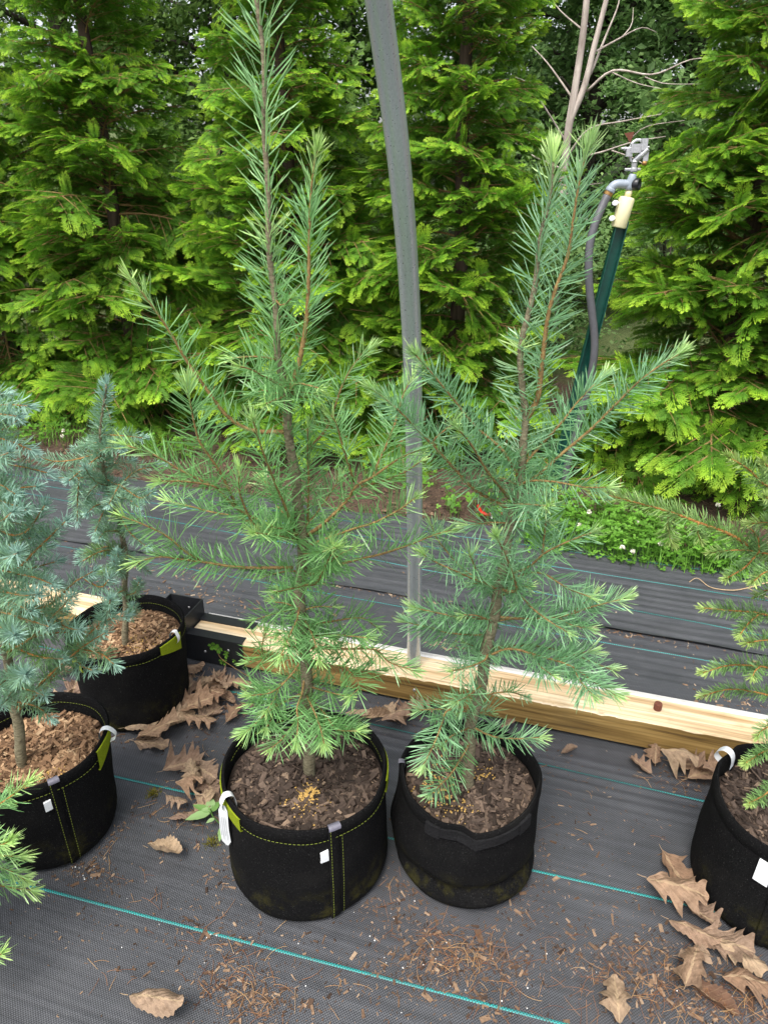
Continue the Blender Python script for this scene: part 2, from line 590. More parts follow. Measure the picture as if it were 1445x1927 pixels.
M['clover'] = foliage('clover_leaves', (0.05, 0.13, 0.014), (0.11, 0.27, 0.03), (0.20, 0.42, 0.06), 0.3, 0.5, 0.3)
M['weed'] = foliage('weed_leaves', (0.10, 0.22, 0.04), (0.20, 0.36, 0.11), (0.33, 0.47, 0.22), 0.25, 0.5, 0.3)
M['moss'] = foliage('moss', (0.05, 0.05, 0.006), (0.13, 0.12, 0.012), (0.24, 0.21, 0.03), 0.1, 0.9, 0.1)
M['petal'] = simple('clover_petal', (0.72, 0.70, 0.58), 0.7, 0.15, 200)
M['post_green'] = simple('green_post_paint', (0.006, 0.055, 0.042), 0.35, 0.3, 60)
M['cream'] = simple('cream_plastic', (0.74, 0.68, 0.42), 0.4, 0.05, 20)
M['pvc'] = simple('grey_pvc', (0.25, 0.29, 0.34), 0.4, 0.1, 60)
M['hose'] = simple('grey_hose', (0.085, 0.085, 0.095), 0.5, 0.15, 60)
M['black_plastic'] = simple('black_plastic', (0.01, 0.011, 0.014), 0.35, 0.2, 60)
M['brass'] = simple('worn_brass', (0.30, 0.17, 0.055), 0.45, 0.3, 200, metal=0.6)
M['cast_zinc'] = simple('cast_zinc', (0.50, 0.51, 0.53), 0.42, 0.25, 150, metal=0.7)
M['red'] = simple('red_handle', (0.55, 0.022, 0.012), 0.4, 0.2, 60)
M['wrap'] = simple('tan_twig', (0.42, 0.30, 0.17), 0.8, 0.25, 120)


# ------------------------------------------------------------------ ground and cloth
def wob(x, k, ph):
    return np.sin(x * k + ph) * 0.5 + np.sin(x * k * 2.3 + ph * 1.7) * 0.3 + np.sin(x * k * 4.9 + ph * 0.6) * 0.2


def cloth_z(u, v):
    """height of the ground cloth: almost flat in front of the beam, rippled behind"""
    u = np.asarray(u, float); v = np.asarray(v, float)
    back = np.clip((v - 1.8) / 0.15, 0, 1)
    z = 0.0045 + 0.0022 * wob(u * 0.7 + v * 2.1, 3.0, 1.0) * (0.4 + 0.6 * back)
    rip = np.sin(v * 150 + 5 * wob(u, 0.9, 0.3) + 2 * wob(u, 3.1, 2.0)) * (0.5 + 0.5 * wob(u + v * 3, 1.3, 4.0))
    z = z + back * 0.0021 * rip
    fr = np.clip(1 - np.abs(v - 1.50) / 0.13, 0, 1)
    z = z + fr * 0.003 * np.sin(v * 210 + 3 * wob(u, 1.2, 0.5))
    return z


def ground_h(x, y):
    v = x * ST + y * CT
    return np.clip(v - 5.2, 0, None) ** 1.2 * 0.10


g = MB()
xs = np.concatenate([[-300, -120, -50], np.linspace(-24, 24, 61), [50, 120, 300]])
ys = np.concatenate([[-300, -60, -10], np.linspace(-4, 22, 60), [40, 120, 300]])
GX, GY = np.meshgrid(xs, ys, indexing='ij')
GZ = np.minimum(ground_h(GX, GY), 2.2) - 0.012
g.grid(np.stack([GX, GY, GZ], -1))
o = g.build('ground', M['ground'])
tag(o, kind='structure')


def cloth_sheet(name, u0, u1, v0, v1, nu, nv, dz=0.0, wavy=0.0, lift=0.0):
    U = np.linspace(u0, u1, nu)[:, None]
    t = np.linspace(0, 1, nv)[None]
    far = v1 + wavy * wob(U, 1.6, 0.9)
    V = v0 + (far - v0) * t
    Z = cloth_z(U, V) + dz
    if lift:        # loose near edge that rides up off the sheet below
        Z = Z + lift * np.clip(1 - (V - v0) / .035, 0, 1) ** 2 * np.clip(.5 + .8 * wob(U, 3.2, 0.2), 0, 1.2)
    X = U * CT + V * ST
    Y = -U * ST + V * CT
    b = MB().grid(np.stack([X, Y, Z], -1))
    o = b.build(name, M['cloth'])
    return tag(o, kind='structure')


fa = cloth_sheet('woven_ground_cloth', -4.2, 4.2, -1.2, 2.33, 240, 430, 0.003, 0.006)
fb = cloth_sheet('woven_ground_cloth', -4.2, 4.2, 2.195, 2.86, 240, 240, 0.0065, 0.05, lift=0.012)


def teal(parent, p, q, ext=2.5, dz=0.0, w=0.0062):
    """woven-in marker tape through two ground points"""
    a = np.array(p[:2]); b = np.array(q[:2])
    d = (b - a) / np.linalg.norm(b - a)
    a = a - d * ext; b = b + d * ext
    n = int(np.linalg.norm(b - a) / 0.012)
    t = np.linspace(0, 1, n)[:, None]
    L = a + (b - a) * t
    nr = np.array([-d[1], d[0]])
    mb = MB()
    G = []
    for k in (-1, -0.4, 0.4, 1):
        Q = L + nr * w / 2 * k
        u = Q[:, 0] * CT - Q[:, 1] * ST
        v = Q[:, 0] * ST + Q[:, 1] * CT
        z = cloth_z(u, v) + dz + 0.0016 + (0.0008 if abs(k) < .5 else 0)
        G.append(np.stack([Q[:, 0], Q[:, 1], z], 1))
    mb.grid(np.stack(G, 1)[:, ::-1])
    mb.build('marker_tape', M['teal_w'], parent)


def teal_w():
    m, n, b, o = new_mat('teal_marker_tape')
    tc = N(n, 'ShaderNodeTexCoord')
    mp = N(n, 'ShaderNodeMapping')
    mp.inputs['Rotation'].default_value = (0, 0, TH)
    n.links.new(tc.outputs['Object'], mp.inputs['Vector'])
    sx = N(n, 'ShaderNodeSeparateXYZ')
    n.links.new(mp.outputs[0], sx.inputs[0])
    w = math_n(n, 'MULTIPLY', math_n(n, 'SINE', math_n(n, 'MULTIPLY', sx.outputs[0], 2 * math.pi / 0.0062)),
               math_n(n, 'SINE', math_n(n, 'MULTIPLY', sx.outputs[1], 2 * math.pi / 0.0062)))
    f = noise(n, 9, 5)
    c = ramp(n, w, [(0.0, (0.012, 0.22, 0.21)), (0.75, (0.025, 0.35, 0.33))])
    c = mixc(n, ramp(n, f, [(0.45, (0, 0, 0)), (0.8, (0.6, 0.6, 0.6))]), c, (0.09, 0.13, 0.14))
    c = mixc(n, math_n(n, 'GREATER_THAN', w, -0.15), (0.02, 0.06, 0.065), c)
    n.links.new(c, b.inputs['Base Color'])
    b.inputs['Roughness'].default_value = 0.5
    return m


M['teal_w'] = teal_w()
for a, b in (((70, 1675), (1030, 1925)), ((215, 1465), (1210, 1690)), ((1010, 1440), (1350, 1520))):
    teal(fa, at_z(*a), at_z(*b), 2.4, 0.003)
teal(fa, at_z(640, 1125), at_z(1300, 1243), 2.5, 0.003, 0.0036)
for a, b in (((760, 1070), (1445, 1203)), ((880, 1045), (1445, 1135)), ((478, 960), (1100, 1046))):
    teal(fb, at_z(*a), at_z(*b), 2.2, 0.0065, 0.0036)


# ------------------------------------------------------------------ timber beams, bracket, pipe
def oriented(name, loc, label, cat, group=None):
    o = thing(name, loc, label, cat, group)
    return o


MU = np.array([[CT, ST, 0], [-ST, CT, 0], [0, 0, 1]])      # local (u,v,z) -> world


def beam(name, u0, u1, label):
    mb = MB()
    n = 420
    us = np.linspace(0, u1 - u0, n)
    rg = np.random.default_rng(int(abs(u0) * 100))
    rag = np.zeros(n)
    for _ in range(26):
        rag += rg.uniform(.3, 1.3) * np.clip(1 - np.abs(us - rg.uniform(0, us[-1])) / rg.uniform(.015, .07), 0, 1) ** .7
    rag += rg.normal(0, .12, n)
    z0, z1, v0, v1, ch = 0.020, 0.110, -0.055, 0.055, 0.006
    rows = []
    for k, u in enumerate(us):
        c = ch * max(.5, .8 + .4 * math.sin(u * 3.1) + rag[k])      # worn, splintered arris
        w = 0.0015 * math.sin(u * 5)
        sec = [(v0, z0), (v0 + w * .3, z1 - c), (v0 + c * 1.3, z1 + w), (v1 - ch, z1 + w), (v1, z1 - ch), (v1, z0)]
        rows.append([(u, a, b) for a, b in sec + sec[:1]])
    mb.grid(np.array(rows))
    for e in (0, n - 1):
        mb.add(np.array(rows[e][:-1]), np.array([[0, 1, 2, 3, 4, 5] if e == 0 else [5, 4, 3, 2, 1, 0]]))
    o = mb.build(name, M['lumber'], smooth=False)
    o.location = tuple(uv(u0, 1.690, 0))
    o.rotation_euler = (0, 0, -TH)
    return tag(o, label, 'beam')


beam_r = beam('timber_beam', -1.155, 2.6, 'long yellow-brown timber beam carrying the steel pipe')
beam_l = beam('timber_beam', -3.6, -1.285, 'timber beam running on behind the blue spruce pots past the steel bracket')


# screws in the beam
def screw_head(parent, p, d, r=0.0055):
    mb = MB()
    mb.lathe([(r, -0.004), (r, 0), (r * 0.8, r * 0.45), (r * 0.3, r * 0.55), (0.0005, r * 0.4)], 12, frameZ(d), p)
    return mb.build('screw', M['screw'], parent)


nrm_front = -uv(0, 1)
screw_head(beam_r, uv(-0.395, 1.635, 0.062), nrm_front)

rb = MB()
p = at_z(1236, 1335, 0.11)
rb.lathe([(0.0105, -0.01), (0.011, 0.0), (0.0112, 0.019), (0.0100, 0.0225), (0.006, 0.0235), (0.0008, 0.0225)], 14, None, p)
o = rb.build('rusty_bolt', M['rust'])
tag(o, 'stubby rust-brown bolt end standing up out of the timber beam', 'bolt')

# white channel along the back of the beam
mb = MB()
L = 3.6
mb.box((0, 0, 0), (L, 0.010, 0.010))
mb.box((0, 0.006, 0.004), (L, 0.002, 0.020))
o = mb.build('lock_channel', M['white_channel'], smooth=False)
o.location = tuple(uv(-1.15 + L / 2, 1.690 + 0.0615, 0.098))
o.rotation_euler = (0, 0, -TH)
tag(o, 'white metal channel strip along the back edge of the timber beam', 'channel')

# bracket: square socket plus saddle straps
br = thing('post_bracket', uv(-1.22, 1.69, 0.0), 'black steel post bracket with open square socket and saddle on the beam end', 'bracket')


def ubox(mb, u0, u1, v0, v1, z0, z1):
    mb.box(uv((u0 + u1) / 2, (v0 + v1) / 2, (z0 + z1) / 2), (u1 - u0, v1 - v0, z1 - z0), MU)


mb = MB()
t = 0.004
ubox(mb, -1.285, -1.160, 1.632, 1.632 + t, 0.008, 0.172)
ubox(mb, -1.285, -1.160, 1.748 - t, 1.748, 0.008, 0.172)
ubox(mb, -1.285, -1.285 + t, 1.632 + t, 1.748 - t, 0.008, 0.1718)
ubox(mb, -1.160 - t, -1.160, 1.632 + t, 1.748 - t, 0.008, 0.1718)
mb.build('socket', M['bracket'], br, smooth=False)
mb = MB()
ubox(mb, -1.160, -0.962, 1.6285, 1.6325, 0.012, 0.1145)
ubox(mb, -1.160, -0.962, 1.6325, 1.664, 0.1112, 0.1142)
mb.build('saddle_strap', M['bracket'], br, smooth=False)
mb = MB()
ubox(mb, -1.160, -0.962, 1.7475, 1.7495, 0.012, 0.1145)
ubox(mb, -1.160, -0.962, 1.712, 1.7475, 0.1112, 0.1142)
mb.build('saddle_strap', M['bracket'], br, smooth=False)
screw_head(br, uv(-1.098, 1.6285, 0.055), nrm_front, 0.0045)
screw_head(br, uv(-1.012, 1.6285, 0.078), nrm_front, 0.0045)
screw_head(br, uv(-1.215, 1.744, 0.13), nrm_front, 0.004)

# hoop pipe
ctrl = np.array([[0.0915, 1.742, 0.09], [0.088, 1.722, 0.35], [0.079, 1.672, 0.72], [0.060, 1.548, 1.15], [0.030, 1.415, 1.47], [-0.008, 1.292, 1.71],
                 [-0.06, 1.05, 2.02], [-0.14, 0.72, 2.30], [-0.24, 0.25, 2.52], [-0.34, -0.2, 2.6]])
P = resample(ctrl, 0.04)
mb = MB().tube(P, 0.0208, 24)
o = mb.build('hoop_pipe', M['pipe'])
tag(o, 'galvanised steel hoop pipe rising from the timber beam and bending overhead', 'pipe')


# ------------------------------------------------------------------ conifer saplings
def needles(mb, P, L, dens, a0=58, a1=22, wid=0.0017, flat=0.35, young_tip=0.25, base_young=0.35, start=0.0, curve=0.22, jit=0.22, tuft=14, tuftL=0.55, young=1.0):
    """blades round the shoot P (resampled polyline)"""
    seg = np.linalg.norm(np.diff(P, axis=0), axis=1)
    s = np.concatenate([[0], np.cumsum(seg)])
    tot = s[-1]
    n = int(tot * (1 - start) * dens)
    t = start + (1 - start) * RNG.random(n)
    t = np.sort(t)
    # the shoot's tip carries its closed-up tuft
    nt_ = tuft
    t = np.concatenate([t, 1 - 0.03 * RNG.random(nt_) ** 2])
    is_tuft = np.concatenate([np.zeros(n), np.ones(nt_)])
    n += nt_
    T = norm(np.gradient(P, axis=0))
    B = np.stack([np.interp(t * tot, s, P[:, k]) for k in range(3)], 1)
    D = norm(np.stack([np.interp(t * tot, s, T[:, k]) for k in range(3)], 1))
    up = np.array([0, 0, 1.0])
    side = np.cross(D, up)
    sl = np.linalg.norm(side, axis=1, keepdims=True)
    side = np.where(sl > 0.15, side / (sl + 1e-9), np.array([1.0, 0, 0]))
    upp = np.cross(side, D)
    ph = RNG.uniform(0, 2 * math.pi, n)
    horiz = np.clip(sl[:, 0], 0, 1)
    sy = np.sin(ph)
    sy = np.where((sy < 0), sy * (1 - (1 - flat) * horiz), sy)
    nr = norm(np.cos(ph)[:, None] * side + sy[:, None] * upp)
    ang = np.radians(a0 + (a1 - a0) * np.clip((t - 0.55) / 0.45, 0, 1) ** 1.6) + RNG.normal(0, jit, n) * 0.8
    ang = np.where(is_tuft > 0, np.abs(RNG.normal(0, 0.45, n)), ang)
    d = norm(nr * np.sin(ang)[:, None] + D * np.cos(ang)[:, None] + RNG.normal(0, 0.08, (n, 3)))
    env = np.clip(0.72 + 0.5 * np.sin(np.clip(t, 0, 1) * math.pi), 0.6, 1.15)
    ln = L * env * RNG.uniform(0.78, 1.12, n)
    ln = np.where(is_tuft > 0, L * tuftL * RNG.uniform(0.6, 1.1, n), ln)
    w = wid * RNG.uniform(0.8, 1.2, n)
    rnd = norm(RNG.normal(0, 1, (n, 3)))
    sd = norm(np.cross(d, rnd * 0.6 + upp * 0.8))
    bend = (D * 0.6 + up * 0.4) * (curve * ln)[:, None] * RNG.uniform(0.2, 1.5, n)[:, None]
    mid = B + d * (ln * 0.78)[:, None] + bend * 0.6
    tip = B + d * ln[:, None] + bend
    V = np.stack([B - sd * (w * 0.42)[:, None], B + sd * (w * 0.42)[:, None], mid + sd * (w * 0.5)[:, None], mid - sd * (w * 0.5)[:, None], tip], 1).reshape(-1, 3)
    k = np.arange(n)[:, None] * 5
    yv = base_young + RNG.normal(0, 0.07, n) + young * np.clip((t - (1 - young_tip)) / max(young_tip, 1e-3), 0, 1) ** 1.5 * 0.55
    yv = np.where(is_tuft > 0, np.maximum(yv, base_young + 0.4 * young), yv)
    rv = RNG.random(n)
    A = np.stack([yv, rv, t], 1)
    A = np.clip(np.repeat(A, 5, axis=0), 0, 1)
    mb.add(V, [k + np.array([[0, 1, 2, 3]]), k + np.array([[3, 2, 4]])], A)


def sapling(name, label, Y0, trunk_px, trunk_r, shoots, needle, wood, leafm, group, trunk_dense=None, z_base=None, extra=None):
    """trunk_px: [(x, y, dy)]; shoots: (list of photo points, dy at root, dy at tip[, options])"""
    tp = [at_y(x, y, Y0 + d) for x, y, d in trunk_px]
    T = resample(tp, 0.012)
    T[:, 0] += 0.0015 * np.sin(T[:, 2] * 40); T[:, 1] += 0.0015 * np.cos(T[:, 2] * 33)
    base = T[0].copy()
    root = thing(name, base, label, 'tree', group)
    rr = np.interp(np.linspace(0, 1, len(T)), np.linspace(0, 1, len(trunk_r)), trunk_r)
    rr = rr * (1 + 0.08 * np.sin(np.arange(len(T)) * 1.7) * np.sin(np.arange(len(T)) * 0.6))
    down = np.vstack([T[0] - [0, 0, 0.05], T])
    MB().tube(down, np.concatenate([[rr[0] * 1.15], rr]), 12).build('trunk', wood[0], root)
    if trunk_dense:
        for (a, b, kw) in trunk_dense:
            i, j = int(a * (len(T) - 1)), int(b * (len(T) - 1)) + 1
            mb = MB()
            needles(mb, T[i:j], **{**needle, **kw})
            mb.build('needles', leafm, root, kind='stuff')
    for sh in shoots:
        pts, d0, d1 = sh[:3]
        opt = dict(sh[3]) if len(sh) > 3 else {}
        r0 = opt.pop('r', None)
        sag = opt.pop('twigs', None)
        cum = np.concatenate([[0], np.cumsum([math.hypot(pts[i + 1][0] - pts[i][0], pts[i + 1][1] - pts[i][1]) for i in range(len(pts) - 1)])])
        f = cum / cum[-1]
        W = resample([at_y(x, y, Y0 + d0 + (d1 - d0) * k) for (x, y), k in zip(pts, f)], 0.008)
        ln = np.linalg.norm(np.diff(W, axis=0), axis=1).sum()
        if r0 is None: r0 = 0.0016 + 0.006 * ln
        mb = MB().tube(W, np.linspace(r0, 0.0011, len(W)), 6)
        nb = MB()
        needles(nb, W, **{**needle, **opt})
        if sag:
            for (tt, lnf, sgn) in sag:
                i = int(tt * (len(W) - 2))
                D = norm(W[i + 1] - W[i])
                s_ = norm(np.cross(D, [0, 0, 1.0])) * sgn
                dd = norm(D * 0.75 + s_ * 0.75 + np.array([0, 0, RNG.uniform(-.15, .2)]))
                Q = resample([W[i], W[i] + dd * lnf * 0.5 + [0, 0, -.004], W[i] + dd * lnf + D * lnf * 0.15], 0.008)
                mb.tube(Q, np.linspace(0.0016, 0.0009, len(Q)), 5)
                needles(nb, Q, **{**needle, **opt})
        b = mb.build('branch', wood[1], root)
        nb.build('needles', leafm, b, kind='stuff')
    return root


def auto_branch(root_px, az_px, dz, Y):
    pass


def whorl(rngl, cx, cy, n, lo, hi, spread):
    """short inner shoots filling the crown round trunk point (cx, cy): photo points with depth"""
    out = []
    for k in range(n):
        a = 2 * math.pi * (k + RNG.uniform(-.3, .3)) / n + spread
        ln = RNG.uniform(lo, hi)
        ex, ey = math.cos(a) * ln, math.sin(a)
        if abs(ex) < 0.55 * ln and ey < 0: ey = -ey          # leave the trunk in view
        rise = RNG.uniform(-0.35, 0.12) * ln
        out.append(([(cx, cy), (cx + ex * .5, cy + rise * .55 - 4), (cx + ex, cy + rise)], 0.0, ey * ln / 850.0))
    return out


FIR = dict(L=0.047, dens=680, wid=0.0020, a0=64, a1=26, curve=0.12)
SPR = dict(L=0.025, dens=1900, wid=0.0017, a0=66, a1=46, curve=0.2, flat=0.6, tuft=26, tuftL=0.8, jit=0.25)

# --- fir in the front pot, two leaders
t1_trunk = [(584, 1470, 0), (579, 1332, 0), (576, 1266, 0), (571, 1186, 0), (564, 1133, 0), (569, 1043, 0), (567, 993, 0), (556, 911, 0), (542, 792, 0), (540, 756, 0), (532, 715, 0),
            (526, 683, 0), (520, 600, 0), (515, 559, 0), (510, 500, 0), (505, 400, 0), (499, 250, 0), (494, 90, 0), (485, 0, 0), (478, -90, 0)]
sp = dict(young_tip=0.3)
blu = dict(base_young=0.55)
t1 = [
    ([(545, 735), (549, 728), (565, 673), (577, 600), (581, 518), (582, 450), (585, 370), (590, 320), (597, 282)], 0, -.02, dict(dens=620, L=.050, flat=1, a0=54, a1=30, r=.0052, base_young=.45, tuft=45)),
    ([(538, 813), (474, 810), (428, 783), (383, 724), (351, 678), (319, 623), (278, 564), (248, 525)], 0, -.06, dict(dens=640, L=.046, r=.0048, base_young=.48, start=.06, tuft=40)),
    ([(447, 957), (419, 897), (396, 861), (378, 835), (369, 810), (358, 756), (352, 722)], -.03, -.08, dict(dens=721)),
    ([(565, 1010), (500, 985), (447, 957), (410, 920), (383, 906), (337, 883), (291, 856), (238, 838)], 0, -.10, dict(start=.1)),
    ([(410, 920), (396, 913), (346, 906), (303, 906)], -.07, -.14),
    ([(565, 1018), (520, 1002), (474, 984), (442, 972), (396, 963), (355, 952), (312, 943)], 0, .04, dict(start=.1)),
    ([(378, 1055), (351, 1039), (314, 1009), (268, 986), (230, 972)], -.05, -.1, dict(dens=721)),
    ([(551, 1068), (456, 1068), (392, 1059), (337, 1052), (300, 1048), (256, 1058)], 0, -.1, dict(dens=900, r=.0036, young_tip=.35)),
    ([(556, 1002), (538, 957), (515, 902), (492, 842), (476, 790)], 0, -.12),
    ([(579, 984), (581, 902), (579, 850), (579, 805)], .03, .06),
    ([(581, 880), (583, 847), (615, 806), (629, 769), (647, 719), (675, 674), (696, 657)], .05, .1, dict(base_young=.42)),
    ([(666, 906), (647, 847), (634, 801), (622, 780)], -.02, -.07, dict(base_young=.42)),
    ([(579, 1007), (611, 984), (652, 943), (670, 915), (702, 897), (748, 865), (792, 845)], 0, -.06, dict(start=.15, r=.0042)),
    ([(702, 897), (716, 861), (739, 810), (757, 747), (777, 706)], -.03, .05, dict(base_young=.42)),
    ([(680, 915), (720, 906), (762, 888), (792, 868)], -.03, .03),
    ([(572, 1030), (657, 998), (702, 984), (748, 961), (783, 936)], 0, -.1, dict(start=.15)),
    ([(570, 1085), (657, 1057), (716, 1043), (771, 1025), (816, 1007), (852, 997)], 0, .02, dict(start=.12, r=.0035)),
    ([(560, 1005), (510, 1000), (480, 990), (452, 930), (451, 886)], -.02, -.1),
    ([(545, 735), (510, 715), (474, 696), (452, 690)], 0, -.12, dict(base_young=.5)),
    ([(529, 678), (483, 671), (437, 674)], 0, -.04),
    ([(540, 740), (575, 748), (606, 744)], 0, .05),
    ([(540, 745), (520, 752), (500, 760)], 0, -.1, dict(base_young=.45)),
    ([(542, 738), (560, 722), (600, 730)], 0, -.08),
    ([(538, 745), (500, 735), (470, 745)], 0, .09),
    ([(515, 560), (530, 575), (548, 562)], 0, -.02, dict(L=.025)),
    ([(565, 1020), (530, 1010), (500, 1005), (478, 1003)], 0, -.16, dict(young_tip=.4)),
    ([(569, 1043), (600, 1040), (632, 1030)], 0, -.17, dict(young_tip=.45)),
    ([(570, 1100), (596, 1096), (620, 1050), (636, 1030)], 0, -.14, dict(dens=829)),
    ([(590, 1098), (556, 1106), (520, 1114)], -.04, -.16, dict(dens=829)),
    ([(596, 1085), (630, 1050), (664, 1032)], -.05, -.10),
    ([(567, 1000), (600, 960), (620, 930), (640, 900)], 0, .10),
    ([(567, 1000), (520, 950), (498, 905)], 0, .10),
    ([(563, 1143), (559, 1166), (543, 1199), (528, 1236)], -.02, -.12, dict(dens=778)),
    ([(563, 1143), (513, 1156), (481, 1166)], 0, .02, dict(base_young=.2)),
    ([(571, 1179), (620, 1170), (679, 1163), (708, 1180)], 0, .03, dict(base_young=.25)),
    ([(573, 1200), (630, 1195), (690, 1200)], 0, -.06, dict(base_young=.25)),
    ([(575, 1219), (646, 1221), (706, 1223), (732, 1246), (778, 1262)], 0, -.02, dict(dens=700, base_young=.22)),
    ([(576, 1239), (639, 1257), (679, 1264), (719, 1262)], 0, .02, dict(dens=700, base_young=.25)),
    ([(650, 1255), (676, 1289), (660, 1310)], -.01, -.06, dict(dens=829)),
    ([(566, 1239), (520, 1244), (468, 1246)], 0, -.02, dict(dens=420, start=.35, base_young=.2)),
    ([(510, 1244), (493, 1223), (500, 1190)], -.01, -.03, dict(dens=600, base_young=.2)),
    ([(566, 1246), (543, 1276), (513, 1302), (473, 1309)], 0, -.06, dict(dens=721, start=.3, twigs=[(.45, .05, 1), (.6, .05, -1), (.7, .05, 1)])),
    ([(574, 1272), (568, 1306), (559, 1332), (561, 1359), (558, 1396)], 0, -.12, dict(start=.3, dens=778)),
    ([(579, 1309), (613, 1345), (632, 1372), (672, 1376)], 0, -.10, dict(dens=829, twigs=[(.4, .05, 1), (.55, .05, -1)])),
    ([(578, 1300), (539, 1319), (505, 1340), (463, 1378)], 0, -.10, dict(dens=778, twigs=[(.45, .05, 1), (.6, .05, -1)])),
    ([(576, 1330), (536, 1385), (511, 1408)], -.02, -.14, dict(dens=677, start=.2)),
    ([(578, 1290), (610, 1300), (650, 1310)], 0, -.05, dict(dens=677)),
    ([(578, 1310), (600, 1360), (610, 1400)], -.02, -.16, dict(dens=721)),
    ([(570, 1160), (590, 1200), (600, 1240)], -.02, -.12, dict(dens=829)),
    ([(574, 1240), (560, 1220), (540, 1215)], -.02, -.1, dict(dens=721)),
]
for cx, cy, n, lo, hi in ((565, 1015, 4, 60, 110), (567, 1075, 3, 50, 90), (566, 1150, 4, 40, 80), (572, 1200, 3, 40, 80), (576, 1290, 3, 40, 70), (540, 742, 4, 30, 60)):
    t1 += whorl(None, cx, cy, n, lo, hi, RNG.uniform(0, 6))
T1Y = 1.169
sapling('fir_sapling', 'tall fir sapling with two upright leaders, in the pot with the long white hang tag', T1Y, t1_trunk,
        [.0138, .0132, .0126, .0118, .0108, .0095, .0068, .0052, .0043, .0037, .0028], t1, FIR, (M['bark_fir'], M['twig_fir']), M['fir_a'], 'potted conifer saplings',
        trunk_dense=[(.44, .62, dict(dens=600, L=.036, flat=1, base_young=.4, tuft=0)), (.62, .78, dict(dens=760, L=.062, flat=1, a0=52, a1=48, base_young=.50, tuft=0)),
                     (.78, 1., dict(dens=430, L=.062, flat=1, a0=48, a1=36, base_young=.52, tuft=30)), (.12, .27, dict(dens=500, L=.028, flat=1, base_young=.2, tuft=0))])

# --- bluish fir beside it
t2_trunk = [(881, 1488, 0), (882, 1430, 0), (884, 1375, 0), (896, 1326, 0), (908, 1273, 0), (920, 1195, 0), (933, 1141, 0), (955, 1012, 0), (965, 965, 0), (976, 917, 0), (985, 840, 0), (989, 793, 0),
            (987, 770, 0), (982, 742, 0), (980, 664, 0), (988, 610, 0), (1008, 525, 0), (1018, 450, 0), (1033, 360, 0), (1040, 305, 0)]
t2 = [
    ([(989, 790), (997, 778), (1012, 746), (1019, 686), (1030, 600), (1043, 550), (1068, 480), (1078, 415), (1090, 340), (1104, 284)], 0, -.04, dict(dens=720, L=.050, flat=1, a0=60, a1=26, r=.0052, tuft=60, tuftL=.8)),
    ([(976, 900), (946, 849), (894, 802), (852, 750), (813, 703), (782, 668)], 0, -.08, dict(dens=1250, L=.042, start=.05, tuft=40)),
    ([(955, 956), (894, 922), (852, 879), (800, 823), (744, 767), (700, 732)], 0, -.10, dict(dens=1250, L=.042, start=.05, tuft=40)),
    ([(959, 939), (920, 892), (886, 836), (860, 806)], 0, -.14, dict(tuft=30)),
    ([(820, 838), (817, 827), (852, 797)], -.08, -.1),
    ([(983, 880), (993, 866), (1023, 832), (1058, 793), (1092, 750), (1137, 706)], 0, .02, dict(dens=1250, L=.042, tuft=40)),
    ([(978, 915), (1010, 896), (1058, 853), (1109, 810), (1152, 767), (1195, 724), (1238, 690), (1279, 665)], 0, -.08, dict(dens=1250, L=.044, tuft=40)),
    ([(972, 917), (997, 905), (1045, 907), (1100, 917), (1141, 917)], 0, -.12, dict(dens=721, flat=.9)),
    ([(966, 950), (989, 950), (1029, 952)], 0, -.2, dict(tuft=40)),
    ([(945, 1085), (993, 1068), (1023, 1042), (1066, 1020), (1113, 1002)], 0, -.08, dict(dens=721)),
    ([(1020, 1040), (1026, 986), (1028, 920)], .02, .06, dict(dens=900)),
    ([(945, 1110), (972, 1110), (955, 1055), (934, 1010)], -.02, -.16, dict(dens=721, tuft=50)),
    ([(940, 1110), (920, 1102), (860, 1076), (822, 1059), (796, 1043)], 0, -.1, dict(dens=721, tuft=40)),
    ([(900, 1090), (873, 1072), (826, 1020), (812, 990)], .02, .08),
    ([(920, 1102), (900, 1080), (884, 1045)], -.03, -.08),
    ([(945, 1095), (989, 1080), (1023, 1080), (1066, 1106), (1111, 1124)], 0, -.06, dict(dens=721)),
    ([(940, 1120), (972, 1115), (1002, 1145), (1036, 1171), (1068, 1190)], 0, -.14, dict(dens=721)),
    ([(930, 1160), (1000, 1165), (1066, 1158), (1109, 1143), (1176, 1126)], 0, -.02, dict(start=.15, dens=1250, twigs=[(.5, .06, 1), (.62, .06, -1)])),
    ([(930, 1165), (869, 1162), (822, 1153), (780, 1144)], 0, -.04, dict(dens=1250)),
    ([(925, 1196), (852, 1192), (809, 1181), (764, 1171)], 0, .04, dict(dens=1250, base_young=.25)),
    ([(918, 1234), (960, 1221), (1013, 1234), (1072, 1253), (1120, 1285), (1158, 1308)], 0, -.12, dict(dens=1350, twigs=[(.4, .06, 1), (.55, .07, -1), (.7, .06, 1)])),
    ([(918, 1220), (1000, 1215), (1070, 1230), (1150, 1260)], 0, .06, dict(dens=721, start=.2)),
    ([(918, 1225), (911, 1243), (872, 1258), (850, 1262)], 0, -.12, dict(dens=778)),
    ([(886, 1331), (838, 1334), (789, 1336)], 0, -.06, dict(dens=900, start=.25, base_young=.2)),
    ([(900, 1310), (955, 1302), (992, 1312)], 0, .04, dict(dens=600, L=.028, base_young=.15)),
    ([(884, 1365), (925, 1385), (969, 1390), (1016, 1388)], 0, -.05, dict(dens=721)),
    ([(850, 1336), (838, 1341), (823, 1385), (797, 1440)], -.04, -.14, dict(dens=829, tuft=30)),
    ([(882, 1400), (872, 1419), (847, 1458), (811, 1494)], -.01, -.13, dict(dens=677, base_young=.15)),
    ([(882, 1370), (850, 1385), (835, 1400)], -.02, -.1, dict(dens=721)),
    ([(905, 1290), (880, 1310), (860, 1320)], -.02, -.1, dict(dens=1100, base_young=.25)),
]
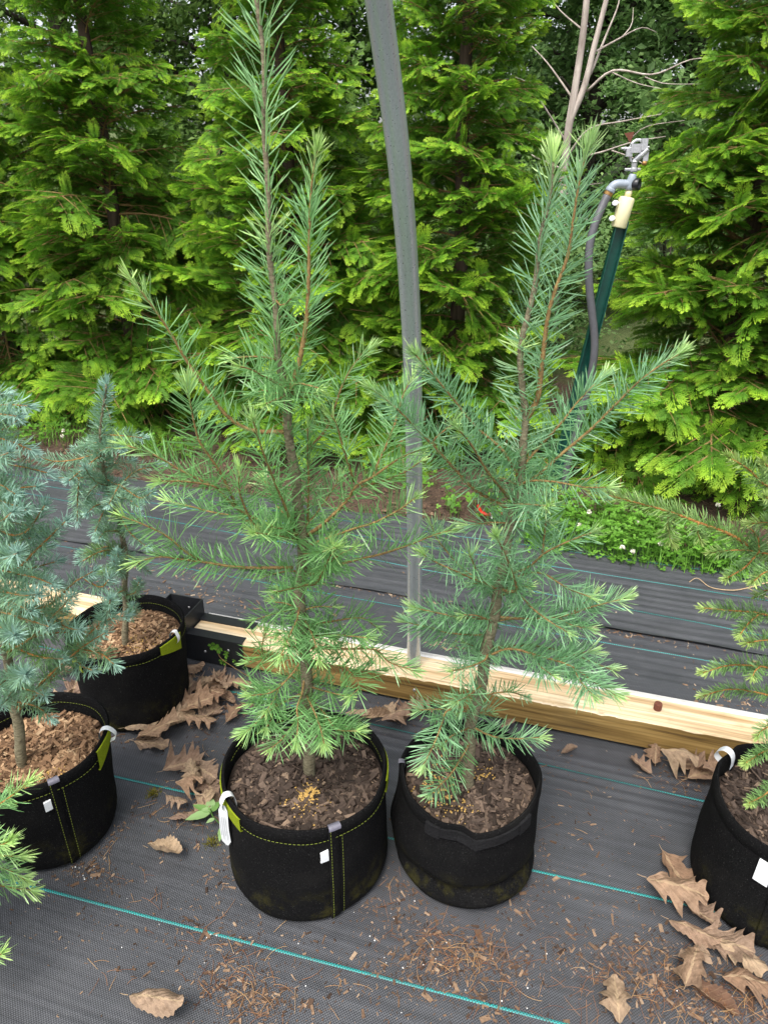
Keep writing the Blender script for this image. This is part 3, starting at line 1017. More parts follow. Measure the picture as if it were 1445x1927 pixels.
for cx, cy, n, lo, hi in ((974, 915, 3, 40, 80), (960, 985, 4, 50, 90), (940, 1110, 4, 50, 120), (926, 1170, 4, 50, 110), (916, 1235, 3, 50, 100), (890, 1345, 2, 40, 70)):
    t2 += whorl(None, cx, cy, n, lo, hi, RNG.uniform(0, 6))
T2Y = 1.157
sapling('fir_sapling', 'bluish fir sapling with a forked leader, in the pot with a black webbing handle', T2Y, t2_trunk,
        [.0135, .0126, .0120, .0114, .0106, .0095, .0075, .006, .005, .004, .003], t2, FIR, (M['bark_fir'], M['twig_fir']), M['fir_b'], 'potted conifer saplings',
        trunk_dense=[(.57, .80, dict(dens=721, L=.052, flat=1, a0=68, a1=64, base_young=.5, tuft=0)), (.80, 1., dict(dens=620, L=.050, flat=1, a0=56, a1=26, base_young=.5, tuft=60, tuftL=.8)),
                     (.40, .57, dict(dens=900, L=.032, flat=1, base_young=.35, tuft=0))])

# --- blue spruce in the pot by the bracket
tA_trunk = [(237, 1225, 0), (237, 1150, 0), (236, 1108, 0), (235, 1034, 0), (222, 970, 0), (208, 930, 0), (200, 905, 0), (191, 860, 0), (191, 809, 0), (195, 760, 0), (201, 722, 0)]
tA = [
    ([(191, 818), (232, 820), (270, 824)], 0, -.02), ([(189, 852), (142, 865), (103, 868), (68, 858)], 0, -.06),
    ([(195, 899), (148, 899), (110, 899)], 0, -.08), ([(198, 900), (225, 912), (257, 886), (309, 874)], 0, .04),
    ([(225, 912), (264, 937), (286, 926)], -.04, -.1), ([(225, 912), (212, 937), (205, 950)], -.05, -.12), ([(150, 899), (147, 930), (146, 982)], -.05, -.08),
    ([(206, 940), (190, 975), (178, 1004)], 0, -.08), ([(222, 962), (245, 1002), (278, 1030)], 0, -.05), ([(235, 1031), (200, 1029), (152, 1044)], 0, -.05, dict(base_young=.15)),
    ([(235, 1037), (193, 1037), (152, 1058)], 0, -.1, dict(base_young=.15)), ([(232, 1070), (226, 1060), (222, 1040)], -.05, -.1), ([(236, 1040), (262, 1060), (280, 1075)], 0, .04),
    ([(200, 880), (222, 872), (250, 868)], 0, .06), ([(196, 905), (170, 925), (160, 960)], 0, .06), ([(190, 850), (205, 842), (232, 846)], 0, -.1),
    ([(218, 960), (200, 990), (196, 1020)], .02, .08), ([(238, 1120), (255, 1115), (262, 1095)], 0, -.05, dict(base_young=.25)), ([(237, 1110), (215, 1120), (206, 1140)], 0, -.1, dict(base_young=.3)),
    ([(236, 1085), (222, 1072), (214, 1055)], 0, -.12), ([(238, 1150), (250, 1160), (252, 1140)], 0, -.06, dict(base_young=.3)),
    ([(192, 830), (165, 838), (140, 848)], 0, .08), ([(236, 1060), (205, 1075), (180, 1080)], 0, .08, dict(base_young=.15)),
    ([(206, 935), (238, 938), (262, 955)], 0, -.12), ([(203, 915), (180, 905), (160, 880)], 0, -.12), ([(192, 855), (160, 880), (130, 905)], 0, -.14),
    ([(214, 955), (185, 950), (165, 965)], 0, -.12), ([(228, 1000), (200, 1000), (186, 1015)], 0, -.1, dict(base_young=.25)), ([(228, 1005), (250, 985), (262, 975)], 0, .05),
]
sapling('spruce_sapling', 'small blue spruce sapling in the pot touching the black steel bracket', 1.665, tA_trunk, [.0095, .0085, .0075, .006, .0045, .003], tA, SPR,
        (M['bark_fir'], M['twig_spruce']), M['spruce'], 'potted conifer saplings',
        trunk_dense=[(.62, 1., dict(dens=2600, L=.033, flat=1, a0=72, a1=52, tuft=50)), (.40, .62, dict(dens=829, L=.018, flat=1, tuft=0, base_young=.3))])

# --- bigger blue spruce in the pot ahead of it, half outside the frame
tB_trunk = [(45, 1455, 0), (38, 1390, 0), (28, 1330, 0), (8, 1200, 0), (-14, 1100, 0), (-60, 900, 0), (-95, 740, 0), (-112, 640, 0)]
tB = [
    ([(-90, 790), (-30, 765), (20, 762), (55, 764)], 0, -.03), ([(-85, 800), (-10, 781), (34, 783)], 0, -.1), ([(-80, 850), (0, 812), (38, 788)], 0, .05), ([(-75, 830), (0, 825), (62, 848)], 0, -.06),
    ([(-60, 880), (0, 873), (50, 880), (90, 890)], 0, -.02), ([(-40, 960), (10, 1002), (48, 1002), (86, 950)], 0, -.1), ([(-20, 1060), (30, 1070), (64, 1040), (125, 980)], 0, -.1),
    ([(-30, 1080), (0, 1060), (34, 1040)], 0, -.25), ([(-50, 1000), (0, 982), (26, 962)], 0, -.16), ([(-10, 1095), (16, 1082), (109, 1056)], 0, .02),
    ([(0, 1160), (90, 1140), (138, 1098), (178, 1074)], 0, -.05), ([(10, 1230), (60, 1200), (110, 1150), (140, 1120)], 0, -.12, dict(base_young=.25)),
    ([(30, 1340), (87, 1291), (138, 1224), (193, 1172), (240, 1158)], 0, -.03, dict(start=.3, base_young=.3, r=.004)), ([(30, 1335), (100, 1265), (160, 1215), (200, 1190)], 0, -.10, dict(start=.25, base_young=.2)),
    ([(8, 1215), (60, 1200), (120, 1190), (170, 1200)], 0, .03, dict(base_young=.2)), ([(20, 1280), (36, 1275), (50, 1268)], 0, -.22, dict(tuft=60)), ([(20, 1290), (60, 1300), (85, 1310)], 0, -.15, dict(base_young=.3)),
    ([(0, 1180), (20, 1190), (30, 1195)], 0, -.24, dict(tuft=60)), ([(-10, 1110), (40, 1120), (72, 1118)], 0, -.18), ([(-30, 1000), (30, 985), (80, 1000)], 0, -.02), ([(-50, 930), (20, 920), (70, 915)], 0, -.1),
    ([(-50, 920), (0, 940), (50, 960)], 0, -.14), ([(-60, 880), (-10, 905), (30, 930)], 0, -.12), ([(-20, 1070), (60, 1085), (100, 1100)], 0, -.1), ([(20, 1270), (0, 1290), (-20, 1300)], 0, -.15),
    ([(138, 1224), (150, 1250), (175, 1262)], -.02, -.08, dict(base_young=.4)), ([(100, 1160), (125, 1180), (150, 1185)], -.05, -.12, dict(base_young=.4)), ([(193, 1172), (205, 1150), (208, 1128)], -.02, -.1, dict(base_young=.45)),
    ([(30, 1320), (70, 1330), (95, 1350)], 0, -.05, dict(base_young=.25)), ([(5, 1215), (-20, 1230), (-40, 1240)], 0, -.1), ([(25, 1300), (10, 1320), (0, 1330)], 0, -.12), ([(150, 1220), (190, 1230), (215, 1250)], -.06, -.1, dict(base_young=.2)),
    ([(10, 1210), (70, 1235), (120, 1240)], 0, -.1, dict(base_young=.15)), ([(0, 1150), (50, 1165), (95, 1180)], 0, -.14, dict(base_young=.3)), ([(-15, 1090), (20, 1130), (60, 1150)], 0, -.12),
    ([(-60, 890), (-20, 870), (20, 850)], 0, -.16), ([(-90, 780), (-40, 745), (10, 742)], 0, .03), ([(160, 1090), (190, 1105), (206, 1090)], -.04, -.06, dict(base_young=.4)),
    ([(-20, 1050), (30, 1020), (70, 1010)], 0, -.06), ([(-30, 1020), (50, 1040), (90, 1030)], 0, .06), ([(-5, 1130), (50, 1100), (110, 1100)], 0, .1), ([(0, 1170), (60, 1160), (120, 1150)], 0, .1, dict(base_young=.2)),
]
SPB = {**SPR, 'L': .030, 'dens': 1350}
sapling('spruce_sapling', 'large blue spruce sapling in the pot of tan wood chips', 1.211, tB_trunk, [.0125, .011, .0095, .008, .006, .004], tB, SPB, (M['bark_fir'], M['twig_spruce']), M['spruce'], 'potted conifer saplings',
        trunk_dense=[(.5, 1., dict(dens=2000, L=.024, flat=1, a0=68, a1=50, tuft=40))])

# --- green spruce at the edge, reaching in with a long bare-backed branch
tD_trunk = [(1492, 1500, 0), (1498, 1400, 0), (1506, 1250, 0), (1520, 1080, 0), (1535, 900, 0), (1548, 780, 0)]
tD = [
    ([(1510, 1085), (1427, 1040), (1376, 1007), (1318, 985), (1256, 962), (1173, 940), (1113, 924)], 0, .16, dict(dens=2600, r=.0045, base_young=.62, flat=.35, L=.027)),
    ([(1258, 963), (1256, 990), (1262, 1020)], .11, .10, dict(base_young=.7, L=.025)), ([(1314, 982), (1312, 1000), (1317, 1016)], .08, .07, dict(base_young=.6)),
    ([(1530, 940), (1445, 916), (1409, 884), (1370, 860)], 0, -.02, dict(base_young=.6)), ([(1530, 930), (1470, 900), (1436, 870)], 0, -.08, dict(base_young=.6)),
    ([(1520, 1010), (1450, 985), (1414, 985)], 0, .02, dict(base_young=.6)), ([(1515, 1060), (1409, 1036), (1336, 1040)], 0, .05), ([(1427, 1040), (1400, 1068), (1367, 1088)], .02, -.02),
    ([(1427, 1042), (1425, 1010), (1405, 990)], .02, .05), ([(1515, 1100), (1450, 1075), (1415, 1095)], 0, -.08),
    ([(1505, 1175), (1427, 1154), (1376, 1149), (1322, 1144)], 0, .02), ([(1427, 1156), (1405, 1175), (1392, 1194)], 0, -.04), ([(1508, 1220), (1450, 1205), (1403, 1210)], 0, -.06),
    ([(1503, 1265), (1427, 1254), (1372, 1252), (1322, 1266)], 0, -.02), ([(1430, 1254), (1420, 1262), (1416, 1272)], -.02, -.04), ([(1500, 1325), (1445, 1308), (1376, 1297), (1322, 1309)], 0, .04),
    ([(1500, 1390), (1445, 1410), (1402, 1436)], 0, -.06, dict(dens=2800)), ([(1498, 1440), (1445, 1490), (1408, 1512)], 0, -.08), ([(1500, 1350), (1440, 1370), (1425, 1385)], 0, -.02),
    ([(1525, 980), (1460, 950), (1440, 935)], 0, -.1), ([(1510, 1130), (1450, 1110), (1425, 1120)], 0, .05),
]
sapling('spruce_sapling', 'green spruce sapling reaching one long arching branch out over the cloth', 1.085, tD_trunk, [.012, .011, .0095, .007, .004], tD,
        {**SPR, 'L': .021, 'dens': 2100, 'base_young': .45}, (M['bark_fir'], M['twig_spruce']), M['spruce_g'], 'potted conifer saplings')

# --- fir outside the frame, only its outer shoots reach in
CX, CY = -1.06, 0.86
def pxy(p):
    v = np.asarray(p, float) - C0
    w = v @ _fw
    return 722.5 + FPX * v[0] / w, 963.5 - FPX * (v @ _up) / w
b0 = pxy((CX, CY, .24)); b1 = pxy((CX, CY, .5)); b2 = pxy((CX, CY, .85))
tC_trunk = [(b0[0], b0[1], 0), (b1[0], b1[1], 0), (b2[0], b2[1], 0)]
mid = pxy((CX, CY, .40))
lowp = pxy((CX, CY, .34))
tC = [
    ([mid, (-60, 1540), (0, 1513), (54, 1473)], 0, .06, dict(dens=829)), ([mid, (-50, 1590), (0, 1590), (18, 1583)], 0, -.02, dict(dens=1600, tuft=60)),
    ([mid, (-50, 1600), (0, 1610), (40, 1612)], 0, .05, dict(dens=778)), ([lowp, (-60, 1650), (0, 1666), (62, 1676)], 0, .08, dict(dens=829)), ([lowp, (-50, 1630), (10, 1636), (48, 1655)], 0, .05, dict(dens=778)),
    ([lowp, (-80, 1760), (-20, 1800), (4, 1795)], 0, -.03, dict(dens=778)), ([mid, (-90, 1480), (-30, 1460)], 0, .1),
]
sapling('fir_sapling', 'light green fir sapling whose shoots reach in beside the pot of tan chips', CY, tC_trunk, [.011, .008, .004], tC, {**FIR, 'base_young': .42}, (M['bark_fir'], M['twig_spruce']), M['fir_a'], 'potted conifer saplings',
        trunk_dense=[(.6, 1., dict(flat=1))])


# ------------------------------------------------------------------ fabric pots
def ang_d(a, b):
    return (a - b + math.pi) % (2 * math.pi) - math.pi


class Pot:
    def __init__(self, name, label, c, rt, rb, h, soil, bumps=(), dents=(), lean=(0, 0), seed=0):
        self.c, self.rt, self.rb, self.h, self.soil, self.bumps, self.dents, self.lean, self.seed = c, rt, rb, h, soil, bumps, dents, lean, seed
        self.root = thing(name, (c[0], c[1], 0.0), label, 'plant pot', 'black fabric plant pots')
        n, m = 128, 30
        ph = np.linspace(0, 2 * math.pi, n + 1)
        rows = []
        ph_ = ph
        for k in range(m):
            t = (k / (m - 1)) ** 0.9
            rows.append(self.pt(ph_, t))
        rows.append(self.pt(ph_, 1.0, -0.0028, 0.0022))
        rows.append(self.pt(ph_, 1.0, -0.0055, 0.0))
        for q in (0.93, 0.85, 0.7):
            rows.append(self.pt(ph_, q, -0.006))
        bot = self.pt(ph_, 0.0); bot[:, :2] = (bot[:, :2] - np.array(c)) * 0.93 + np.array(c); bot[:, 2] = 0.0065
        G = np.array([bot] + rows)
        G = G.transpose(1, 0, 2)[::-1]
        o = MB().grid(G).build('fabric_wall', M['felt'], self.root)
        # folded hem: a slightly proud outer band
        hem = np.array([self.pt(ph, self.tz(ph, -0.030), 0.0005), self.pt(ph, self.tz(ph, -0.0285), 0.0022), self.pt(ph, self.tz(ph, -0.004), 0.0024), self.pt(ph, self.tz(ph, -0.0005), 0.0006)])
        MB().grid(hem.transpose(1, 0, 2)[::-1]).build('hem', M['felt'], self.root)

    def rim(self, ph):
        z = self.h + 0.002 * np.sin(3 * ph + self.seed) + 0.0015 * np.sin(7 * ph + 2 * self.seed)
        for (p0, w, a) in self.bumps:
            z = z + a * np.exp(-(ang_d(ph, R(p0)) / R(w)) ** 2)
        return z

    def tz(self, ph, dz):
        return 1 + dz / self.rim(ph)

    def pt(self, ph, t, off=0.0, dz=0.0):
        ph = np.asarray(ph, float); t = np.broadcast_to(np.asarray(t, float), ph.shape)
        z = t * self.rim(ph)
        r = self.rb + (self.rt - self.rb) * t
        r = r * (1 - 0.10 * np.exp(-(z / 0.013)))
        s = self.seed
        r = r * (1 + 0.008 * np.sin(2 * ph + s + 2 * t) + 0.006 * np.sin(5 * ph + 3 * t + s * 2) * (0.3 + t) + 0.0035 * np.sin(9 * ph - 7 * t + s) + 0.004 * np.sin(14 * t + 3 * ph + s))
        for (p0, w, zc, zw, a) in self.dents:
            r = r + a * np.exp(-(ang_d(ph, R(p0)) / R(w)) ** 2) * np.exp(-((z - zc) / zw) ** 2)
        r = r + off
        x = self.c[0] + r * np.cos(ph) + self.lean[0] * t
        y = self.c[1] + r * np.sin(ph) + self.lean[1] * t
        return np.stack([x, y, 0.0065 + z + dz], -1)

    def patch(self, name, mat, a0, a1, zt0, zt1, zb0, zb1, off=0.003, th=0.0022):
        """felt or label patch lying on the wall; z measured down from the rim at both ends (top, bottom)"""
        n = 12
        ph = np.radians(np.linspace(a0, a1, n))
        f = np.linspace(0, 1, n)
        top = zt0 + (zt1 - zt0) * f
        bot = zb0 + (zb1 - zb0) * f
        rows = []
        for k, (q, o) in enumerate(((0, off - .004), (0, off + th), (.5, off + th), (1, off + th), (1, off - .004))):
            rows.append(self.pt(ph, self.tz(ph, -(top + (bot - top) * q)), o))
        MBx = MB().grid(np.array(rows).transpose(1, 0, 2)[::-1])
        return MBx.build(name, mat, self.root, smooth=False)

    def stitch(self, dz, a0=0, a1=360, inner=False, pitch=0.0085):
        n = int(R(abs(a1 - a0)) * self.rt / pitch)
        mb = MB()
        st = R((a1 - a0)) / n
        for k in range(n):
            p0 = R(a0) + k * st
            p1 = p0 + st * 0.62
            q = np.array([p0, p1])
            off = -0.0078 if inner else 0.0030
            w = 0.0004
            a = self.pt(q, self.tz(q, dz - w), off); b = self.pt(q, self.tz(q, dz + w), off)
            m1 = self.pt(q, self.tz(q, dz), off + (-0.0007 if inner else 0.0007))
            G = np.array([a, m1, b])
            mb.grid(G if inner else G[:, ::-1])
        mb.build('stitching', M['thread'], self.root, kind='stuff')

    def vstitch(self, a, t0=0.03, t1=0.99, off=0.0032):
        mb = MB()
        n = int((t1 - t0) * self.h / 0.0085)
        for k in range(n):
            ta = t0 + (t1 - t0) * k / n
            tb = ta + (t1 - t0) / n * 0.62
            q = np.array([R(a) - 0.0006 / self.rt, R(a), R(a) + 0.0006 / self.rt])
            G = np.array([self.pt(q, ta, off) , self.pt(q, tb, off)])
            mb.grid(G[:, ::-1])
        mb.build('stitching', M['thread'], self.root, kind='stuff')

    def seam(self, a, w=6.0, binding=True, thread=True):
        """overlapped side seam with a raised edge"""
        ts = np.linspace(0.01, 1, 24)
        rows = []
        for da, o in ((0, 0.0), (0, 0.005), (0.9, 0.0052), (w * .6, 0.0036), (w, 0.0026), (w + .4, 0.0)):
            rows.append(np.array([self.pt(np.array([R(a + da)]), t, o)[0] for t in ts]))
        MB().grid(np.array(rows)).build('seam_flap', M['felt'], self.root)
        if thread:
            self.vstitch(a + 1.3, off=0.0058)
            self.vstitch(a + w + 2.5, off=0.0012)
        if binding:
            ph = np.radians(np.linspace(a + .3, a + w + 1.2, 6))
            rows = [self.pt(ph, self.tz(ph, -.005), .0066), self.pt(ph, self.tz(ph, 0), .0066, .003), self.pt(ph, self.tz(ph, 0), 0, .005), self.pt(ph, self.tz(ph, 0), -.007, .003), self.pt(ph, self.tz(ph, -.012), -.0085)]
            MB().grid(np.array(rows).transpose(1, 0, 2)[::-1]).build('seam_binding', M['binding'], self.root)

    def ribbon(self, a, w=0.016, hang=0.0, out=0.02):
        """white paper tag looped over the rim, optionally with a long tail"""
        ph = R(a)
        nr = np.array([math.cos(ph), math.sin(ph), 0]); tg = np.array([-nr[1], nr[0], 0])
        p = self.pt(np.array([ph]), 1.0)[0]
        prof = [(-.016, -.03), (-.015, -.004), (-.008, .010), (.004, .0135), (out * .6, .008), (out, -.006), (out * .9, -.018), (.007, -.026)]
        Q = resample([p + nr * r + np.array([0, 0, z]) for r, z in prof], 0.003)
        G = np.stack([Q - tg * w / 2, Q, Q + tg * w / 2], 1)
        lp = MB().grid(G).build('tag_loop', M['label_white'], self.root)
        if hang:
            q = Q[-1] + nr * 0.006
            tg = norm(tg * .5 + np.array([.9, .15, 0]))
            nr = norm(np.cross(tg, [0, 0, 1.0]))
            dn = norm(np.array([0, 0, -1.0]) + nr * 0.02)
            rows = []
            for s_, ww in ((-.012, .010), (-.002, .017), (0.0, .020), (hang * .5, .0205), (hang * .86, .021), (hang, .005)):
                e = q + dn * s_ + nr * (0.004 * math.sin(s_ * 30))
                rows.append([e - tg * ww / 2, e + tg * ww / 2])
            t_ = MB().grid(np.array(rows)).build('hang_tag', M['label_white'], self.root)
            mb = MB()
            for k in range(4):
                x0 = -.0065 + k * .0042
                l0, l1 = .012, hang * (.78 if k % 2 else .66)
                a_ = q + dn * l0 + tg * x0 + nr * .0052; b_ = q + dn * l1 + tg * x0 + nr * .0052
                mb.add(np.array([a_ - tg * .0006, a_ + tg * .0006, b_ + tg * .0006, b_ - tg * .0006]), np.array([[0, 3, 2, 1]]))
            mb.build('print', M['label_print'], t_)

    def mulch(self, label, mat, beads_at=None, nb=160, chips=1500, mound=0.008, big=1.0):
        c = np.array(self.c) + np.array(self.lean)
        zs = self.h - self.soil
        rr = self.rt - 0.010
        n, m = 64, 14
        ph = np.linspace(0, 2 * math.pi, n + 1)
        rad = np.linspace(0.001, 1, m)
        def hz(x, y):
            q = np.hypot(x - c[0], y - c[1]) / rr
            return zs + mound * (1 - q ** 2) + 0.004 * np.sin(x * 60 + self.seed) * np.sin(y * 55)
        G = []
        for f in rad:
            P = self.pt(ph, zs / self.h, -0.008)
            x = c[0] + (P[:, 0] - c[0]) * f; y = c[1] + (P[:, 1] - c[1]) * f
            G.append(np.stack([x, y, hz(x, y)], -1))
        mb = MB().grid(np.array(G), np.array([.05, 0, 0]))
        unit = np.array([[x, y, z] for x in (-1, 1) for y in (-1, 1) for z in (-1, 1)]) * 0.5
        F = np.array([[0, 1, 3, 2], [4, 6, 7, 5], [0, 4, 5, 1], [2, 3, 7, 6], [0, 2, 6, 4], [1, 5, 7, 3]])
        k = chips
        a = RNG.uniform(0, 2 * math.pi, k)
        ln = RNG.lognormal(math.log(.016 * big), .6, k).clip(.004, .05); wd = np.minimum(ln * RNG.uniform(.12, .42, k), .013); tk = np.minimum(wd * .6, RNG.uniform(.0015, .005, k))
        q = np.minimum(np.sqrt(RNG.random(k)) * (rr - .004), rr - .004 - ln * .5)
        x = c[0] + q * np.cos(a); y = c[1] + q * np.sin(a)
        yaw = RNG.uniform(0, 2 * math.pi, k); pit = RNG.normal(0, .28, k); rol = RNG.normal(0, .5, k)
        V = np.repeat(unit[None], k, 0) * np.stack([ln, wd, tk], 1)[:, None]
        V[:, :, 1] *= (1 - .55 * (V[:, :, 0] / ln[:, None] + .5) * RNG.uniform(0, 1, k)[:, None])
        V += RNG.normal(0, .12, V.shape) * tk[:, None, None]
        cr, sr = np.cos(rol)[:, None], np.sin(rol)[:, None]
        V = np.stack([V[..., 0], V[..., 1] * cr - V[..., 2] * sr, V[..., 1] * sr + V[..., 2] * cr], -1)
        cp, sp_ = np.cos(pit)[:, None], np.sin(pit)[:, None]
        V = np.stack([V[..., 0] * cp - V[..., 2] * sp_, V[..., 1], V[..., 0] * sp_ + V[..., 2] * cp], -1)
        cy_, sy_ = np.cos(yaw)[:, None], np.sin(yaw)[:, None]
        V = np.stack([V[..., 0] * cy_ - V[..., 1] * sy_ + x[:, None], V[..., 0] * sy_ + V[..., 1] * cy_ + y[:, None], V[..., 2] + (hz(x, y) + RNG.uniform(0, .006, k))[:, None]], -1)
        A = np.repeat(np.stack([RNG.beta(1.1, 1.5, k), RNG.random(k), np.zeros(k)], 1), 8, axis=0)
        mb.add(V.reshape(-1, 3), (np.arange(k)[:, None, None] * 8 + F[None]).reshape(-1, 4), A)
        o = mb.build('bark_mulch', mat, smooth=False)
        tag(o, label, 'mulch', kind='stuff')
        # perlite specks
        if beads_at is not None:
            oct_ = np.array([[1, 0, 0], [-1, 0, 0], [0, 1, 0], [0, -1, 0], [0, 0, 1], [0, 0, -1]], float)
            OF = np.array([[0, 2, 4], [2, 1, 4], [1, 3, 4], [3, 0, 4], [2, 0, 5], [1, 2, 5], [3, 1, 5], [0, 3, 5]])
            mb = MB()
            ico = None
            for (bx, by, sp2, cnt) in beads_at:
                gx = RNG.normal(bx, sp2, cnt); gy = RNG.normal(by, sp2, cnt)
                s_ = RNG.uniform(.0016, .0025, cnt)
                gz = hz(gx, gy) + RNG.uniform(.002, .0065, cnt)
                for i in range(cnt):
                    if math.hypot(gx[i] - c[0], gy[i] - c[1]) > rr - .01: continue
                    mb.lathe(np.array([(.05, -1), (.75, -.66), (1, 0), (.75, .66), (.05, 1)]) * s_[i], 8, None, (gx[i], gy[i], gz[i]))
            o = mb.build('fertilizer_beads', M['beads'])
            tag(o, 'golden fertilizer beads scattered ' + label.split('|')[-1] if '|' in label else 'golden fertilizer beads', 'fertilizer', kind='stuff')
            return o


def beads_label(o, s):
    if o: o['label'] = s


# front pot of the two-leader fir
p1 = Pot('fabric_pot', 'black fabric pot with lime tabs and a long white hang tag, full of dark bark', (-.175, 1.155), .180, .184, .296, .045,
         bumps=((150, 25, .004),), dents=((-60, 40, .06, .05, -.006), (-20, 30, .16, .08, -.004)), seed=1.0)
p1.stitch(-.030); p1.stitch(-.026, 10, 170, inner=True)
p1.seam(-69.5, 7)
p1.patch('lime_tab', M['green_felt'], 172, 229, .012, .012, .038, .048)
p1.patch('lime_tab', M['green_felt'], -12, 30, .012, .012, .046, .038)
p1.patch('side_label', M['label_white'], -75.5, -70.2, .062, .058, .088, .086, .004, .0012)
p1.ribbon(212, .016, hang=.105, out=.016)
o = p1.mulch('dark bark mulch round the two-leader fir trunk', M['chips_dark'], [(-.165, 1.105, .013, 330), (-.155, 1.075, .018, 90), (-.185, 1.095, .017, 60)], chips=2300)
beads_label(o, 'golden fertilizer beads heaped in front of the two-leader fir trunk')

p2 = Pot('fabric_pot', 'sagging black fabric pot with a black webbing handle and no lime tabs', (.192, 1.165), .156, .162, .268, .04,
         bumps=((185, 16, .026), (-100, 34, -.020), (-92, 7, -.006), (-10, 40, .006)), dents=((-104, 14, .225, .05, -.020), (-92, 5, .19, .045, .006), (-130, 26, .060, .022, -.020), (-62, 38, .070, .016, -.017), (-85, 70, .034, .014, .008), (-118, 14, .035, .012, -.008), (185, 30, .12, .06, .014)), seed=2.6)
p2.patch('webbing_handle', M['strap'], -128, -47, .012, .010, .036, .034, .004, .003)
p2.patch('handle_end', M['strap'], -130, -119, .009, .009, .039, .039, .0065, .002)
p2.patch('handle_end', M['strap'], -57, -45, .007, .007, .037, .037, .0065, .002)
p2.seam(176, 6, binding=True, thread=False)
o = p2.mulch('dark bark mulch round the bluish fir trunk', M['chips_dark'], [(.115, 1.135, .028, 210), (.215, 1.19, .018, 90), (.16, 1.1, .03, 90), (.135, 1.19, .03, 90)], chips=1700, mound=.004)
beads_label(o, 'golden fertilizer beads scattered under the low shoots of the bluish fir')

p3 = Pot('fabric_pot', 'black fabric pot with one lime tab, full of tan wood chips', (-.812, 1.243), .160, .142, .285, .05, dents=((-70, 40, .10, .06, -.004),), seed=4.1)
p3.stitch(-.030); p3.stitch(-.026, 20, 170, inner=True)
p3.seam(-57, 7)
p3.patch('lime_tab', M['green_felt'], -14, 16, .004, .006, .060, .034)
p3.patch('side_label', M['label_white'], -63.5, -58, .052, .050, .080, .078, .004, .0012)
p3.ribbon(8, .014, out=.022)
o = p3.mulch('tan wood chip mulch round the large blue spruce trunk', M['chips_tan'], [(-.745, 1.165, .02, 230), (-.79, 1.135, .022, 130)], chips=2000, mound=.006, big=1.15)
beads_label(o, 'golden fertilizer beads on tan chips below the large blue spruce')

p4 = Pot('fabric_pot', 'black fabric pot with two lime tabs standing against the steel bracket', (-.752, 1.700), .162, .152, .278, .045, dents=((-100, 30, .14, .07, -.003),), seed=5.2)
p4.stitch(-.030); p4.stitch(-.026, 20, 170, inner=True)
p4.patch('lime_tab', M['green_felt'], -38, -8, .004, .004, .030, .062)
p4.patch('lime_tab', M['green_felt'], -140, -118, .018, .020, .030, .055)
p4.ribbon(-16, .013, out=.012)
o = p4.mulch('tan wood chip mulch round the small blue spruce trunk', M['chips_tan'], [(-.70, 1.67, .03, 120)], chips=1500, mound=.006)
beads_label(o, 'golden fertilizer beads on tan chips below the small blue spruce')

p5 = Pot('fabric_pot', 'black fabric pot with a square white label holding the green spruce', (.885, 1.075), .168, .180, .275, .04, bumps=((128, 14, .012), (-150, 30, -.006)), dents=((128, 10, .26, .05, -.016),), seed=6.4)
p5.seam(-128, 6, binding=True, thread=False)
p5.patch('side_label', M['label_white'], -140, -131, .035, .038, .088, .09, .004, .0012)
p5.ribbon(133, .02, out=.022)
o = p5.mulch('greyish bark mulch round the green spruce trunk', M['chips_dark'], chips=1900)

p6 = Pot('fabric_pot', 'black fabric pot under the light green fir', (CX, CY), .15, .15, .28, .04, seed=7.7)
p6.mulch('bark mulch under the light green fir', M['chips_dark'], chips=250)


# ------------------------------------------------------------------ arborvitae hedge
def spray_template(seed):
    """flat fern-like spray, unit length along +x; returns V, tris, tip attribute"""
    r = np.random.default_rng(seed)
    V, F, A = [], [], []

    def blade(p, d, ln, w, y0, y1):
        d = d / np.linalg.norm(d)
        s = np.array([-d[1], d[0]])
        i = len(V)
        pts = [p, p + d * ln * .55 + s * w, p + d * ln, p + d * ln * .55 - s * w]
        zz = r.normal(0, .012)
        for k, q in enumerate(pts):
            V.append((q[0], q[1], zz * (k > 0)))
        F.append((i, i + 1, i + 2)); F.append((i, i + 2, i + 3))
        A.extend([y0, (y0 + y1) / 2, y1, (y0 + y1) / 2])

    nb = 11
    ax = lambda t: np.array([t, 0.04 * math.sin(3 * t + seed)])
    for k in range(6):
        blade(ax(k / 6), ax((k + 1) / 6) - ax(k / 6), .2, .02, k / 6, (k + 1) / 6)
    for k in range(nb):
        t = 0.06 + 0.88 * k / nb
        sg = 1 if k % 2 else -1
        for sgn in (sg,) if k > 6 else (sg, -sg):
            if r.random() < .08: continue
            ln = (0.50 * math.sin(math.pi * min(1, .25 + t * .72)) + .06) * r.uniform(.75, 1.15)
            a = R(r.uniform(38, 56)) * sgn
            d = np.array([math.cos(a), math.sin(a)])
            p = ax(t)
            blade(p, d, ln, .020, t * .6, min(1, t * .6 + .45))
            m = 4
            for j in range(m):
                tt = .25 + .65 * j / m
                for q in (1, -1):
                    if r.random() < .15: continue
                    a2 = a + q * R(r.uniform(35, 50))
                    d2 = np.array([math.cos(a2), math.sin(a2)])
                    blade(p + d * ln * tt, d2, ln * (.42 - .22 * tt) * r.uniform(.8, 1.2), .017, t * .6 + .3 * tt, min(1, t * .6 + .45))
    return np.array(V), np.array(F), np.array(A)


SPRAYS = [spray_template(k) for k in range(6)]


